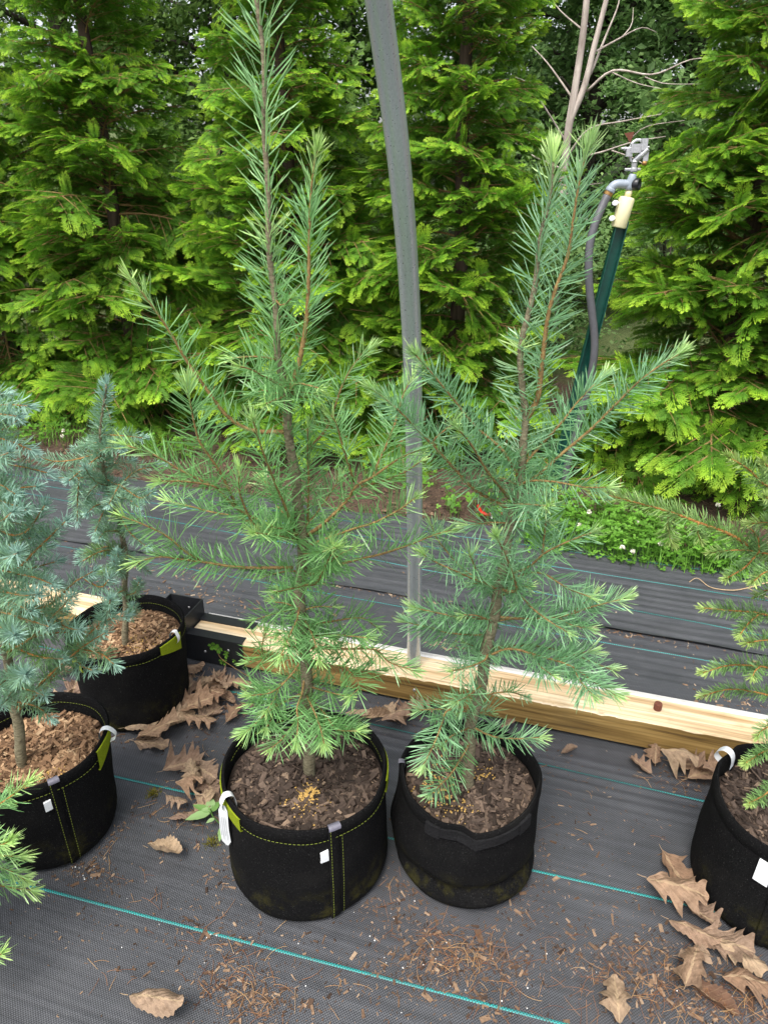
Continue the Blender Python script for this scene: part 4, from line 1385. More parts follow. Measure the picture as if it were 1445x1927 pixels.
def bough_mesh(seed, dens=1.0):
    """one arborvitae bough along +x, about 1 unit long (scaled per tree), drooping plates of sprays"""
    r = np.random.default_rng(1000 + seed)
    mb = MB()
    wood = MB()
    L = 0.62
    ts = np.linspace(0, 1, 14)
    bend = r.uniform(-.05, .05)
    ax = np.stack([ts * L, bend * np.sin(ts * 3), (0.20 * ts - 0.26 * ts ** 2 + .06 * ts ** 4) * L * 1.5], 1)
    wood.tube(ax, np.linspace(.0075, .0018, 14), 5)
    T = norm(np.gradient(ax, axis=0))

    def spray(p, d, ln, young, tilt):
        V, F, A = SPRAYS[r.integers(6)]
        d = norm(d)
        nrm = norm(np.array([0, 0, 1.0]) + r.normal(0, tilt, 3))
        s = norm(np.cross(nrm, d)); nn = np.cross(d, s)
        W = V.copy()
        x = W[:, 0]
        dro = r.uniform(.05, .38)
        cup = r.uniform(-.2, .35)
        W[:, 2] += -dro * x ** 2 - cup * W[:, 1] ** 2
        P = p + (W[:, :1] * d + W[:, 1:2] * s * .95 + W[:, 2:3] * nn) * ln
        yy = np.clip(young * (.25 + .95 * A) + r.normal(0, .05), 0, 1)
        g_ = r.random()
        mb.add(P, F, np.stack([yy, np.full_like(yy, g_), A], 1))

    n2 = int(15 * dens)
    for k in range(n2):
        t = .14 + .80 * k / n2 + r.uniform(-.02, .02)
        i = min(12, int(t * 13))
        p = ax[i] + (ax[i + 1] - ax[i]) * (t * 13 - i)
        sg = 1 if k % 2 else -1
        ln = (.30 * (1 - t) + .10) * r.uniform(.75, 1.2)
        d = norm(T[i] * r.uniform(.55, .9) + np.array([0, sg, 0]) * .8 + np.array([0, 0, r.uniform(-.28, .22)]))
        m = max(3, int(ln / .042))
        Q = np.array([p + d * ln * q + np.array([0, 0, -.10 * (ln * q) - .35 * (ln * q) ** 2]) for q in np.linspace(0, 1, 5)])
        wood.tube(Q, np.linspace(.003, .001, 5), 4)
        for j in range(m):
            q = .15 + .8 * j / m
            pp = p + d * ln * q + np.array([0, 0, -.10 * ln * q - .35 * (ln * q) ** 2])
            sd = norm(np.cross(d, [0, 0, 1.0])) * (1 if (j + k) % 2 else -1)
            dd = d * r.uniform(.4, .8) + sd * .75 + np.array([0, 0, r.uniform(-.35, .2)])
            yg = .35 + .5 * (t * .5 + q * .5)
            spray(pp, dd, r.uniform(.055, .10), yg * r.uniform(.65, 1.1), .33)
        spray(Q[-1] - d * .03, d + np.array([0, 0, r.uniform(-.3, .1)]), r.uniform(.07, .125), min(1, .75 + .3 * t) * r.uniform(.8, 1.05), .28)
    for k in range(3):
        spray(ax[-1 - k], T[-1] + r.normal(0, .35, 3), r.uniform(.08, .13), .95, .3)
    # a few upright leader tips
    for k in range(2):
        i = r.integers(7, 13)
        spray(ax[i], np.array([.3, r.uniform(-.3, .3), 1.0]), r.uniform(.07, .12), .9, .8)
    mb.v.append(np.concatenate(wood.v)); mb.a.append(np.tile([0, 0, 0], (wood.n, 1)))
    off = mb.n
    nfol = len(mb.f)
    for F in wood.f:
        mb.f.append(F + off)
    mb.n += wood.n
    cnt_f = sum(len(F) for F in mb.f[:nfol])
    me = mb.mesh('bough', smooth=False)
    me.materials.append(M['thuja']); me.materials.append(M['twig_fir'])
    mi = np.zeros(len(me.polygons), np.int32); mi[cnt_f:] = 1
    me.polygons.foreach_set('material_index', mi)
    return me


BOUGHS = [bough_mesh(k) for k in range(9)]


def thuja(label, X, Y, H, rad, n, lean=(0, 0), seed=0, zlow=0.12):
    r = np.random.default_rng(50 + seed)
    root = thing('arborvitae_tree', (X, Y, 0), label, 'tree', 'arborvitae hedge trees')
    zs = np.linspace(-0.05, H, 16)
    P = np.stack([X + lean[0] * zs + .012 * np.sin(zs * 4 + seed), Y + lean[1] * zs + .012 * np.cos(zs * 3), zs], 1)
    MB().tube(P, np.linspace(.048, .012, 16), 9).build('trunk', M['bark_thuja'], root)
    ga = 2.39996
    for k in range(n):
        f = (k + .5) / n
        z = zlow + (H - zlow - .1) * f ** 1.05
        prof = rad * max(.25, 1.03 - .25 * z)
        s = prof / 0.62 * r.uniform(.72, 1.14)
        a = k * ga + r.normal(0, .25)
        o = bpy.data.objects.new('bough', BOUGHS[r.integers(9)])
        COL.objects.link(o)
        o.parent = root
        pitch = R(r.normal(6 + 10 * f, 13) - (10 if f < .12 else 0))
        m = Matrix.Translation((lean[0] * z, lean[1] * z, z)) @ Matrix.Rotation(a, 4, 'Z') @ Matrix.Rotation(-pitch, 4, 'Y') @ Matrix.Rotation(r.normal(0, .3), 4, 'X') @ Matrix.Scale(s, 4)
        o.matrix_local = m
    return root


thuja('arborvitae tree behind the large blue spruce at the hedge end', -2.55, 4.85, 3.9, .78, 170, seed=1)
thuja('arborvitae tree behind the small blue spruce', -1.60, 4.55, 4.0, .78, 200, seed=2)
thuja('arborvitae tree behind the leader of the tall two-leader fir', -.52, 4.28, 3.9, .74, 200, seed=3)
thuja('arborvitae tree between the steel hoop pipe and the forked bluish fir', .40, 4.02, 4.0, .70, 200, seed=4)
thuja('arborvitae tree beyond the green sprinkler post, over the clover patch', 1.77, 3.66, 3.9, .80, 230, seed=5, zlow=.06)
thuja('arborvitae tree over the far end of the clover, beyond the green spruce', 2.65, 3.36, 3.9, .78, 150, seed=6, zlow=.06)


# ------------------------------------------------------------------ forest behind
def leaf_clump(seed, n=420, size=.055, spread=(.55, .55, .38), lobes=7):
    r = np.random.default_rng(300 + seed)
    c = r.normal(0, 1, (lobes, 3)) * np.array(spread) * .62
    rad = r.uniform(.18, .42, lobes)
    k = r.integers(0, lobes, n)
    d = norm(r.normal(0, 1, (n, 3))) * (r.random(n) ** .5)[:, None]
    P = c[k] + d * rad[k][:, None] * np.array([1, 1, .6])
    dirv = norm(r.normal(0, 1, (n, 3)) + np.array([0, 0, -.3]))
    nr = norm(np.array([0, 0, 1.0]) + r.normal(0, .55, (n, 3)))
    s = norm(np.cross(nr, dirv)); dirv = norm(np.cross(s, nr))
    ln = size * r.uniform(.7, 1.4, n); w = ln * r.uniform(.25, .38, n)
    V = np.stack([P, P + dirv * (ln * .5)[:, None] + s * w[:, None] + nr * (.1 * ln)[:, None], P + dirv * ln[:, None], P + dirv * (ln * .5)[:, None] - s * w[:, None] + nr * (.1 * ln)[:, None]], 1).reshape(-1, 3)
    i = np.arange(n)[:, None] * 4
    F = np.concatenate([i + np.array([[0, 1, 2]]), i + np.array([[0, 2, 3]])])
    A = np.repeat(np.stack([np.clip(r.normal(.45, .22, n), 0, 1), r.random(n), np.zeros(n)], 1), 4, axis=0)
    return MB().add(V, F, A)


CL = [leaf_clump(k, 950, .058).mesh('leaf_clump', False) for k in range(5)]
CLP = [leaf_clump(20 + k, 950, .062).mesh('leaf_clump', False) for k in range(4)]
for me in CL: me.materials.append(M['forest'])
for me in CLP: me.materials.append(M['forest_pale'])


def forest_tree(label, X, Y, H, r0, n, rad, zlo, pale=False, seed=0, bark='bark_dark', lean=(0, 0)):
    r = np.random.default_rng(700 + seed)
    gz = float(min(ground_h(X, Y), 2.2))
    root = thing('forest_tree', (X, Y, gz - .05), label, 'tree', 'woodland trees behind the hedge')
    zs = np.linspace(0, H, 14)
    P = np.stack([X + lean[0] * zs + .05 * np.sin(zs * 1.1 + seed), Y + lean[1] * zs + .05 * np.cos(zs * .9 + seed), gz - .05 + zs], 1)
    MB().tube(P, np.linspace(r0, r0 * .3, 14), 9).build('trunk', M[bark], root)
    lim = MB()
    pool = CLP if pale else CL
    for k in range(n):
        f = (k + .5) / n
        z = zlo + (H - zlo) * f
        a = k * 2.39996 + r.normal(0, .3)
        q = rad * (1.15 - .6 * f) * r.uniform(.35, 1.05)
        c = Vector((lean[0] * z + q * math.cos(a), lean[1] * z + q * math.sin(a), z + r.uniform(-.15, .25)))
        s0 = np.array([lean[0] * z, lean[1] * z, z - q * .35])
        e = np.array(c)
        lim.tube(np.array([s0, (s0 + e) / 2 + [0, 0, q * .08], e]) + np.array([X, Y, gz - .05]), [r0 * .3, r0 * .2, r0 * .07], 5)
        o = bpy.data.objects.new('leaf_clump', pool[r.integers(len(pool))])
        COL.objects.link(o)
        o.parent = root
        o.matrix_local = Matrix.Translation(c) @ Matrix.Rotation(r.uniform(0, 6.28), 4, 'Z') @ Matrix.Rotation(r.normal(0, .25), 4, 'X') @ Matrix.Scale(r.uniform(.75, 1.35), 4)
    lim.build('limbs', M[bark], root)
    return root


forest_tree('dark leafy woodland tree seen over the gap beside the tall fir leader', -1.35, 7.6, 6.5, .10, 60, 1.3, .3, seed=1)
forest_tree('dark woodland tree far behind the small blue spruce', -3.3, 8.8, 7, .13, 60, 1.6, .5, seed=2)
forest_tree('slim dark woodland tree behind the hedge, seen past the tall fir leader', -.35, 9.6, 7.5, .09, 55, 1.4, .6, seed=3)
forest_tree('pale leafy woodland tree behind the bare grey trunk', 2.25, 8.6, 6.5, .10, 75, 1.45, .35, True, seed=4)
forest_tree('thick-trunked woodland tree beside the pale leafy one in the hedge gap', 3.7, 9.9, 7.5, .16, 40, 1.6, 1.0, True, seed=5)
forest_tree('woodland tree deep behind the hoop pipe', 1.05, 11.5, 8.5, .15, 40, 1.7, .6, True, seed=6)
forest_tree('woodland tree far behind the hedge past the sprinkler head', 5.4, 9.2, 7.5, .14, 55, 1.7, .6, seed=7)
forest_tree('woodland tree far behind the large blue spruce', -5.6, 9.0, 7.5, .14, 55, 1.7, .5, seed=8)
forest_tree('tall woodland tree deep in the gap behind the pale leafy tree', 3.0, 13.2, 9, .18, 40, 2.0, .8, seed=9)
forest_tree('tall woodland tree deep behind the hedge between its trunks', -2.4, 12.6, 9, .17, 40, 2.0, .8, seed=10)

# bare grey double trunk with dead branches, in the gap
gy = 6.3
gb = at_z(1045, 700, 0.15)
gt = thing('bare_tree', at_y(1040, 640, gy) * [1, 1, 0], 'bare grey double-stemmed tree with dead branches in the hedge gap', 'tree', None)


def pxline(pts, Y, d=0):
    return resample([at_y(x, y, Y + d) for x, y in pts], .05)


base_pt = at_y(1040, 640, gy); base_pt[2] = float(ground_h(base_pt[0], base_pt[1])) - .08
low = at_y(1046, 480, gy)
mb = MB()
Q = resample([base_pt, low] + [at_y(x, y, gy) for x, y in ((1058, 350), (1068, 250), (1080, 175), (1095, 75), (1103, 0), (1118, -160))], .05)
mb.tube(Q, np.linspace(.042, .020, len(Q)), 9)
mb.build('trunk', M['bark_grey'], gt)
mb = MB()
Q = pxline(((1066, 265), (1073, 225), (1098, 165), (1118, 85), (1140, 0), (1175, -140)), gy)
mb.tube(Q, np.linspace(.028, .014, len(Q)), 9)
mb.build('stem', M['bark_grey'], gt)
for pts, d, r0 in ((((1103, 172), (1148, 135), (1213, 145), (1268, 122), (1300, 118)), -.3, .011), (((1110, 140), (1150, 60), (1180, 0), (1190, -40)), .3, .012), (((1080, 190), (1040, 120), (1010, 80)), .2, .010),
                   (((1066, 270), (1010, 190), (985, 160), (960, 150)), -.2, .009), (((1115, 100), (1170, 70), (1230, 40), (1270, 45)), .4, .009), (((1064, 300), (1100, 245), (1160, 230), (1240, 215)), -.3, .009),
                   (((1058, 350), (1090, 300), (1130, 285), (1180, 268), (1235, 258)), -.2, .010), (((1150, 283), (1190, 300), (1230, 330), (1250, 350)), -.2, .006), (((1056, 370), (1105, 350), (1140, 345)), .1, .007),
                   (((1062, 320), (1000, 290), (930, 235), (880, 215)), .2, .008), (((1100, 60), (1060, 20), (1040, -10)), .1, .008), (((1148, 135), (1185, 160), (1225, 175)), -.3, .006), (((1180, 268), (1205, 240), (1260, 230)), -.3, .006),
                   (((1052, 430), (1090, 410), (1120, 420)), .1, .006), (((1213, 145), (1240, 160), (1290, 165)), -.3, .005), (((960, 175), (920, 230), (905, 250)), 0, .005), (((1170, 70), (1200, 40), (1215, 0)), .3, .006)):
    Q = pxline(pts, gy + .02, 0)
    Q = Q + np.linspace(0, 1, len(Q))[:, None] * np.array([0, d, 0])
    MB().tube(Q, np.linspace(r0, r0 * .3, len(Q)), 6).build('dead_branch', M['bark_grey'], gt)

# leafy shrubs low in the gap behind the hedge
for k, (X, Y, s, lab, pl) in enumerate(((.95, 5.5, .9, 'low leafy shrub behind the sprinkler post in the hedge gap', True), (1.55, 6.6, 1.1, 'dark leafy shrub behind the bare grey tree', False), (2.6, 6.8, 1.2, 'rounded shrub behind the hedge past the bare grey tree', True),
                                   (-.1, 6.3, 1.1, 'leafy shrub behind the hedge in line with the hoop pipe', False), (-1.3, 6.4, 1.1, 'dark shrub behind the hedge in line with the tall fir', False), (-2.5, 6.6, 1.2, 'shrub behind the hedge in line with the small blue spruce', False), (3.9, 6.0, 1.2, 'shrub behind the hedge past the clover end', False))):
    r = np.random.default_rng(900 + k)
    gz = float(ground_h(X, Y))
    root = thing('leafy_shrub', (X, Y, gz - .02), lab, 'shrub', 'shrubs behind the hedge')
    st = MB()
    for j in range(9):
        a = r.uniform(0, 6.28); q = r.uniform(.1, .5) * s; z = r.uniform(.15, 1.0) * s
        o = bpy.data.objects.new('leaf_clump', (CLP if pl else CL)[r.integers(4)])
        COL.objects.link(o); o.parent = root
        o.matrix_local = Matrix.Translation((q * math.cos(a), q * math.sin(a), z)) @ Matrix.Rotation(a, 4, 'Z') @ Matrix.Scale(r.uniform(.5, .8), 4)
        st.tube(np.array([[X, Y, gz - .05], [X + q * .5 * math.cos(a), Y + q * .5 * math.sin(a), gz + z * .6], [X + q * math.cos(a), Y + q * math.sin(a), gz + z]]), [.014, .009, .004], 5)
    st.build('stems', M['bark_dark'], root)


# ------------------------------------------------------------------ sprinkler on the green post
SY = 3.30
sp_b = at_y(1036, 930, SY); sp_b[2] = -.05
sr = thing('sprinkler_post', (sp_b[0], sp_b[1], 0), 'leaning green steel post with cream sleeve and impact sprinkler on top', 'sprinkler')


def S(x, y, d=0.0): return at_y(x, y, SY + d)


pt_top = S(1170, 415)
axis = norm(pt_top - sp_b)
sdv = norm(np.cross(axis, [0, 1.0, 0])); fwd = np.cross(sdv, axis)
mb = MB()
# U-section post: web with two flanges
for (a, b_, w, th) in ((0, .009, .052, .004), (-.024, -.004, .004, .028), (.024, -.004, .004, .028)):
    c0, c1 = sp_b + sdv * a + fwd * b_, pt_top + sdv * a + fwd * b_
    Mx = np.stack([sdv, fwd, axis], 1)
    mb.box((c0 + c1) / 2, (w, th, np.linalg.norm(c1 - c0)), Mx)
mb.build('post', M['post_green'], sr, smooth=False)
mb = MB()
a, b_ = S(1163, 428), S(1180, 370)
L = np.linalg.norm(b_ - a); Mz = frameZ(b_ - a)
mb.lathe([(.030, 0), (.033, .004), (.033, L - .01), (.029, L - .002), (.013, L)], 24, Mz, a)
mb.lathe([(.0145, L), (.0145, L + .026)], 16, Mz, a)
mb.build('cream_sleeve', M['cream'], sr)
a, b_ = S(1182, 358), S(1190, 330)
mb = MB(); d_ = norm(b_ - a)
Lq = np.linalg.norm(b_ - a)
mb.lathe([(.0165, 0), (.0195, .012), (.0195, Lq * .55), (.016, Lq), (.012, Lq + .006)], 16, frameZ(b_ - a), a)
mb.build('riser', M['pvc'], sr)
mb = MB()
Q = resample([S(1186, 347), S(1168, 346), S(1158, 347), S(1150, 353), S(1145, 362)], .006)
mb.tube(Q, .0175, 14)
mb.build('elbow', M['pvc'], sr)
mb = MB()
Q = resample([S(1150, 354), S(1146, 361)], .004); mb.tube(Q, .0205, 14)
mb.build('collar', M['pvc'], sr)
mb = MB(); mb.tube(resample([S(1147, 359), S(1142, 368)], .004), .0185, 14); mb.build('hose_fitting', M['brass'], sr)
mb = MB()
Q = resample([S(x, y, d) for x, y, d in ((1143, 366, 0), (1134, 385, -.01), (1120, 419, -.03), (1110, 457, -.04), (1107, 500, -.05), (1109, 547, -.05), (1114, 594, -.05), (1118, 634, -.05), (1117, 672, -.05), (1109, 718, -.04), (1097, 765, -.03), (1082, 820, -.02), (1066, 880, -.02), (1062, 925, -.02))], .015)
mb.tube(Q, .0175, 12)
mb.build('hose', M['hose'], sr)
mb = MB()
c = S(1197, 347, -.01)
mb.lathe([(.022, -.014), (.024, -.01), (.024, .012), (.020, .014), (.018, .006), (.003, .005)], 20, frameZ((.8, -.6, 0)), c)
mb.build('end_cap', M['black_plastic'], sr)
hd = bpy.data.objects.new('sprinkler_head', None)
# impact head: body, bridge, arm, deflector, nozzle, trip collar, weight
mb = MB()
c = S(1191, 324); ax = norm(S(1194, 300) - c); hx = norm(np.cross([0, 1.0, 0], ax)); Mz = np.stack([hx, np.cross(ax, hx), ax], 1)
def loc(x, y, z): return c + Mz @ (np.array([x, y, z]) * [1.25, 1.4, 1.05])
mb.lathe([(.014, 0), (.017, .006), (.017, .014), (.012, .018), (.013, .034), (.016, .04), (.012, .046)], 14, Mz, c)
mb.tube(np.array([loc(-.03, 0, .01), loc(.022, 0, .01)]), .006, 8)
mb.tube(np.array([loc(0, 0, .04), loc(.018, -.01, .062), loc(.034, -.016, .082)]), [.013, .0125, .010], 12)
# bridge loop
mb.tube(resample([loc(-.012, 0, .04), loc(-.022, 0, .075), loc(-.012, 0, .108), loc(.012, 0, .112), loc(.020, 0, .08), loc(.012, 0, .045)], .006), .0055, 8)
mb.box(loc(.0, -.006, .085), np.array((.040, .014, .030)) * [1.3, 1.6, 1.1], Mz)
mb.box(loc(.020, -.012, .098), np.array((.018, .012, .040)) * [1.3, 1.6, 1.1], Mz)
mb.box(loc(-.024, -.004, .070), np.array((.020, .010, .026)) * [1.3, 1.6, 1.1], Mz)
mb.tube(np.array([loc(-.05, 0, .085), loc(.04, -.004, .088)]), .0045, 8)
mb.lathe([(.002, 0), (.009, .002), (.009, .009), (.003, .011)], 10, frameZ(-sdv), loc(-.042, 0, .085))
mb.box(loc(.030, -.008, .055), np.array((.016, .012, .030)) * [1.3, 1.6, 1.1], Mz)
mb.build('sprinkler_head', M['cast_zinc'], sr, smooth=False)
mb = MB(); mb.lathe([(.006, 0), (.010, .004), (.010, .016), (.006, .02)], 10, frameZ((.9, -.3, -.2)), loc(.022, -.008, .034)); mb.build('brass_nozzle', M['brass'], sr)
mb = MB(); q = loc(-.022, 0, .105)
mb.add(np.array([q, q + Mz @ np.array([-.03, 0, .035]), q + Mz @ np.array([.012, 0, .04]), q + Mz @ np.array([.004, .006, .002])]), np.array([[0, 1, 2], [0, 2, 3], [0, 3, 1], [1, 3, 2]]))
mb.build('deflector_vane', M['rust'], sr, smooth=False)
for (x, y) in ((1157, 382), (1151, 411)):
    mb = MB(); p = S(x, y, -.02)
    mb.lathe([(.004, -.002), (.0125, .0), (.0125, .0015), (.002, .003)], 16, frameZ((-.35, -.8, .5)), p)
    mb.tube(np.array([p, p + np.array([.055, .03, 0])]), .0025, 6)
    mb.build('wing_bolt', M['label_white'], sr)


# ------------------------------------------------------------------ fallen oak leaves
def oak_mesh(seed, lobes=4, narrow=1.0, curl=0.5, twist=0.4, folds=0.3, plain=False):
    """lobed leaf, unit length: uneven rounded lobes with pointed tips, curled and crumpled"""
    r = np.random.default_rng(4000 + seed)
    n = 60
    t = np.linspace(0, 1, n)
    env = np.sin(np.pi * np.clip(t, 0, 1) ** .8) ** .65 * .30 * narrow
    cols = np.array([-1, -.75, -.45, -.2, 0, .2, .45, .75, 1])
    G = np.zeros((n, 9, 3))
    sweep = np.zeros((n, 9))
    for sgn, sl in ((-1, slice(0, 4)), (1, slice(5, 9))):
        lob = np.full(n, .50)
        if plain:
            lob = np.full(n, .85) + .04 * np.sin(t * 60)
        else:
            for k in range(lobes):
                c = (k + .75 + r.uniform(-.22, .22)) / (lobes + .5)
                wd = r.uniform(.07, .12) * 4 / lobes
                x = (t - c) / wd
                lob = np.maximum(lob, .50 + (r.uniform(.3, .6)) * np.clip(1 - np.abs(x) ** 1.5, 0, 1) + .14 * np.clip(1 - np.abs(x - .25) * 4, 0, 1))
        w = env * lob * r.uniform(.9, 1.15) + .004
        G[:, sl, 1] = cols[sl][None] * w[:, None]
    a = np.abs(G[:, :, 1])
    G[:, :, 0] = t[:, None] + a * .55
    ph = r.uniform(0, 6, 4)
    z = curl * a ** 2 * 4.6 + folds * .5 * np.sin(t[:, None] * 8 + ph[0]) * a + .018 * np.sin(t[:, None] * 19 + G[:, :, 1] * 26 + ph[1]) * np.clip(a / .05, 0, 1)
    z = z + .30 * curl * (t[:, None] - .45) ** 2 + twist * (t[:, None] - .5) * G[:, :, 1] + folds * .05 * np.sin(t[:, None] * 5 + ph[2])
    G[:, :, 2] = z
    v = r.uniform(.3, .85)
    A = np.clip(v + r.normal(0, .03, (n, 9)) + .15 * (np.abs(cols)[None] < .1) + .1 * np.sin(t[:, None] * 11 + ph[3]) * a / .2, 0, 1).reshape(-1)
    A = np.stack([A, np.tile(np.abs(cols), n), (t[:, None] - .9 * a + 1).reshape(-1)], 1)
    mb = MB().grid(G, A)
    st = np.array([[-.16, .01, .012], [-.08, 0, .004], [0, 0, 0]])
    mb.tube(st, [.006, .006, .008], 5, np.array([.25, 0, 0]))
    me = mb.mesh('oak_leaf')
    me.materials.append(M['oak'])
    zmin = float(G[:, :, 2].min())
    return me, zmin


OAK = [oak_mesh(0, 3, 1.25, .5), oak_mesh(1, 3, 1.1, -.5, .3), oak_mesh(2, 4, 1.3, .2, .5, .8), oak_mesh(3, 3, 1.2, .6, .6, .6), oak_mesh(4, 3, 1.1, -.9, -.5, .6), oak_mesh(5, 4, 1.3, .5, -.4, 1.0), oak_mesh(6, 1, .65, 1.9, .5, .5, True), oak_mesh(7, 1, .75, -1.0, .3, .6, True),
       oak_mesh(8, 4, 1.2, -.3, .2, 1.0), oak_mesh(9, 3, 1.2, -.6, -.5, .8), oak_mesh(10, 3, 1.3, .3, .1, .5)]


def oak(px, py, ln, rot, k, label, lift=0.0, tx=0.0, ty=0.0, z0=0.0):
    if k < 6 and RNG.random() < .45: k = int(RNG.integers(8, 11))
    ln = ln * .80
    me, zmin = OAK[k]
    o = bpy.data.objects.new('oak_leaf', me)
    COL.objects.link(o)
    p = at_z(px, py, .01 + z0)
    d = Vector((math.cos(R(rot)), math.sin(R(rot)), 0)) * ln * .5
    o.location = (p[0] - d.x, p[1] - d.y, .009 + z0 + lift - zmin * ln * .9)
    o.rotation_euler = (R(tx), R(ty), R(rot))
    o.scale = (ln,) * 3
    tag(o, label, 'leaf', 'fallen oak leaves')
    return o


LA = 'dry tan oak leaf in the drift between the bracket and the small blue spruce pot'
LB = 'crumpled tan oak leaf on the cloth beside the lime-tabbed pot of the tall fir'
LC = 'dry brown oak leaf caught against the pot with the square white label'
LD = 'dry oak leaf lying under the front face of the timber beam'
LE = 'large curled tan leaf lying alone on the bare front cloth'
LF = 'dry oak leaf under the beam next to the green spruce pot'
LG = 'dry oak leaf in the small pile under the beam below the steel hoop pipe'
LH = 'dry oak leaf wedged between the two blue spruce pots'
for a in ((300, 1385, .17, 15, 2, LA), (335, 1360, .14, 40, 0, LA), (285, 1400, .13, -10, 5, LA), (370, 1335, .15, 10, 0, LA), (400, 1320, .12, -25, 1, LA), (378, 1365, .13, -8, 1, LA), (350, 1310, .13, 70, 4, LA), (385, 1300, .13, 20, 6, LA),
          (365, 1285, .12, 100, 3, LA), (402, 1285, .13, -20, 4, LA), (420, 1300, .11, 15, 5, LA), (440, 1350, .09, 65, 3, LA), (430, 1320, .10, -40, 6, LA), (360, 1270, .12, 30, 7, LA), (455, 1295, .09, 10, 2, LA), (395, 1345, .11, 55, 5, LA),
          (320, 1345, .11, 55, 6, LA), (270, 1375, .12, 30, 7, LA), (415, 1275, .10, 130, 3, LA), (345, 1290, .10, 95, 1, LA),
          (110, 1320, .12, 60, 3, LH), (140, 1300, .12, 100, 4, LH), (130, 1270, .10, 20, 6, LH),
          (345, 1445, .13, 20, 5, LB), (380, 1455, .15, -35, 2, LB), (398, 1490, .13, -60, 0, LB), (360, 1490, .09, 10, 4, LB), (335, 1520, .09, -30, 1, LB), (350, 1540, .10, 20, 7, LB), (385, 1520, .10, 70, 5, LB), (365, 1470, .10, 110, 3, LB), (360, 1430, .09, 45, 1, LB),
          (1270, 1640, .13, -75, 0, 'tan oak leaf standing against the side of the pot with the square white label'), (1265, 1700, .16, -25, 1, 'long oak leaf lying across the teal tape end beside the green spruce pot'), (1300, 1770, .13, -35, 7, LC), (1360, 1790, .14, -35, 2, LC), (1290, 1850, .11, 55, 4, LC), (1395, 1815, .12, -30, 5, LC), (1320, 1730, .10, -50, 3, LC), (1340, 1880, .12, -40, 6, LC), (1400, 1860, .12, -10, 3, LC), (1300, 1810, .09, 10, 5, LC),
          (1205, 1445, .09, 120, 0, LF), (1230, 1432, .09, 70, 1, LF), (1300, 1450, .15, -30, 3, LF), (1270, 1450, .12, -20, 4, LF), (1325, 1465, .13, 10, 5, LF), (1070, 1418, .07, 25, 6, 'small curled brown leaf lying alone between the beam and the teal tape'), (710, 1358, .12, -10, 6, LG), (745, 1365, .12, 25, 0, LG), (760, 1350, .10, 80, 3, LG), (675, 1350, .10, 5, 7, LG), (735, 1345, .09, 120, 4, LG), (955, 1370, .06, 20, 6, 'small curled brown leaf behind the rim of the pot with the webbing handle'), (790, 1340, .10, 160, 5, LG),
          (1155, 1895, .12, 80, 2, 'flat brown dead leaf lying in the needle litter on the cloth'), (313, 1612, .13, -22, 6, 'narrow rolled dark brown leaf between the front pot and the tan chip pot'), (300, 1905, .15, -12, 7, LE)):
    oak(*a, tx=RNG.uniform(-20, 20), ty=RNG.uniform(-16, 8), lift=RNG.uniform(0, .012))


# ------------------------------------------------------------------ litter on the cloth
def onz_cloth(x, y):
    u = x * CT - y * ST; v = x * ST + y * CT
    return cloth_z(u, v) + .003


def chips(pts, lmean, lo, hi):
    k = len(pts)
    x, y = pts[:, 0], pts[:, 1]
    unit = np.array([[a, b, c] for a in (-1, 1) for b in (-1, 1) for c in (-1, 1)]) * .5
    F = np.array([[0, 1, 3, 2], [4, 6, 7, 5], [0, 4, 5, 1], [2, 3, 7, 6], [0, 2, 6, 4], [1, 5, 7, 3]])
    ln = RNG.lognormal(math.log(lmean), .65, k).clip(.0012, .03); wd = ln * RNG.uniform(.12, .5, k); tk = np.minimum(wd * .7, RNG.uniform(.0008, .003, k))
    V = np.repeat(unit[None], k, 0) * np.stack([ln, wd, tk], 1)[:, None]
    V[:, :, 1] *= (1 - .6 * (V[:, :, 0] / ln[:, None] + .5) * RNG.random(k)[:, None])
    V += RNG.normal(0, .12, V.shape) * tk[:, None, None]
    a = RNG.uniform(0, 6.28, k); t = RNG.normal(0, .2, k)
    V = np.stack([V[..., 0], V[..., 1], V[..., 2] + V[..., 0] * np.tan(t)[:, None] * .5], -1)
    c, s = np.cos(a)[:, None], np.sin(a)[:, None]
    z = onz_cloth(x, y) + tk * .6 + .0003
    V = np.stack([V[..., 0] * c - V[..., 1] * s + x[:, None], V[..., 0] * s + V[..., 1] * c + y[:, None], V[..., 2] + z[:, None]], -1)
    A = np.repeat(np.stack([RNG.uniform(lo, hi, k), RNG.random(k), np.zeros(k)], 1), 8, axis=0)
    return V.reshape(-1, 3), (np.arange(k)[:, None, None] * 8 + F[None]).reshape(-1, 4), A


def scatter(clusters):
    out = []
    for (px, py, sx, sy, n) in clusters:
        c = at_z(px, py)
        g_ = RNG.normal(0, 1, (n, 2)) * [sx, sy]
        q = np.stack([c[0] + g_[:, 0] * CT + g_[:, 1] * ST, c[1] - g_[:, 0] * ST + g_[:, 1] * CT], 1)
        out.append(q)
    q = np.concatenate(out)
    # keep clear of the pots
    for p in (p1, p2, p3, p4, p5):
        d = np.hypot(q[:, 0] - p.c[0], q[:, 1] - p.c[1])
        q = q[d > max(p.rb, p.rb) * .985]
    v = q[:, 0] * ST + q[:, 1] * CT
    return q[(v < 1.64) | (v > 1.76)]


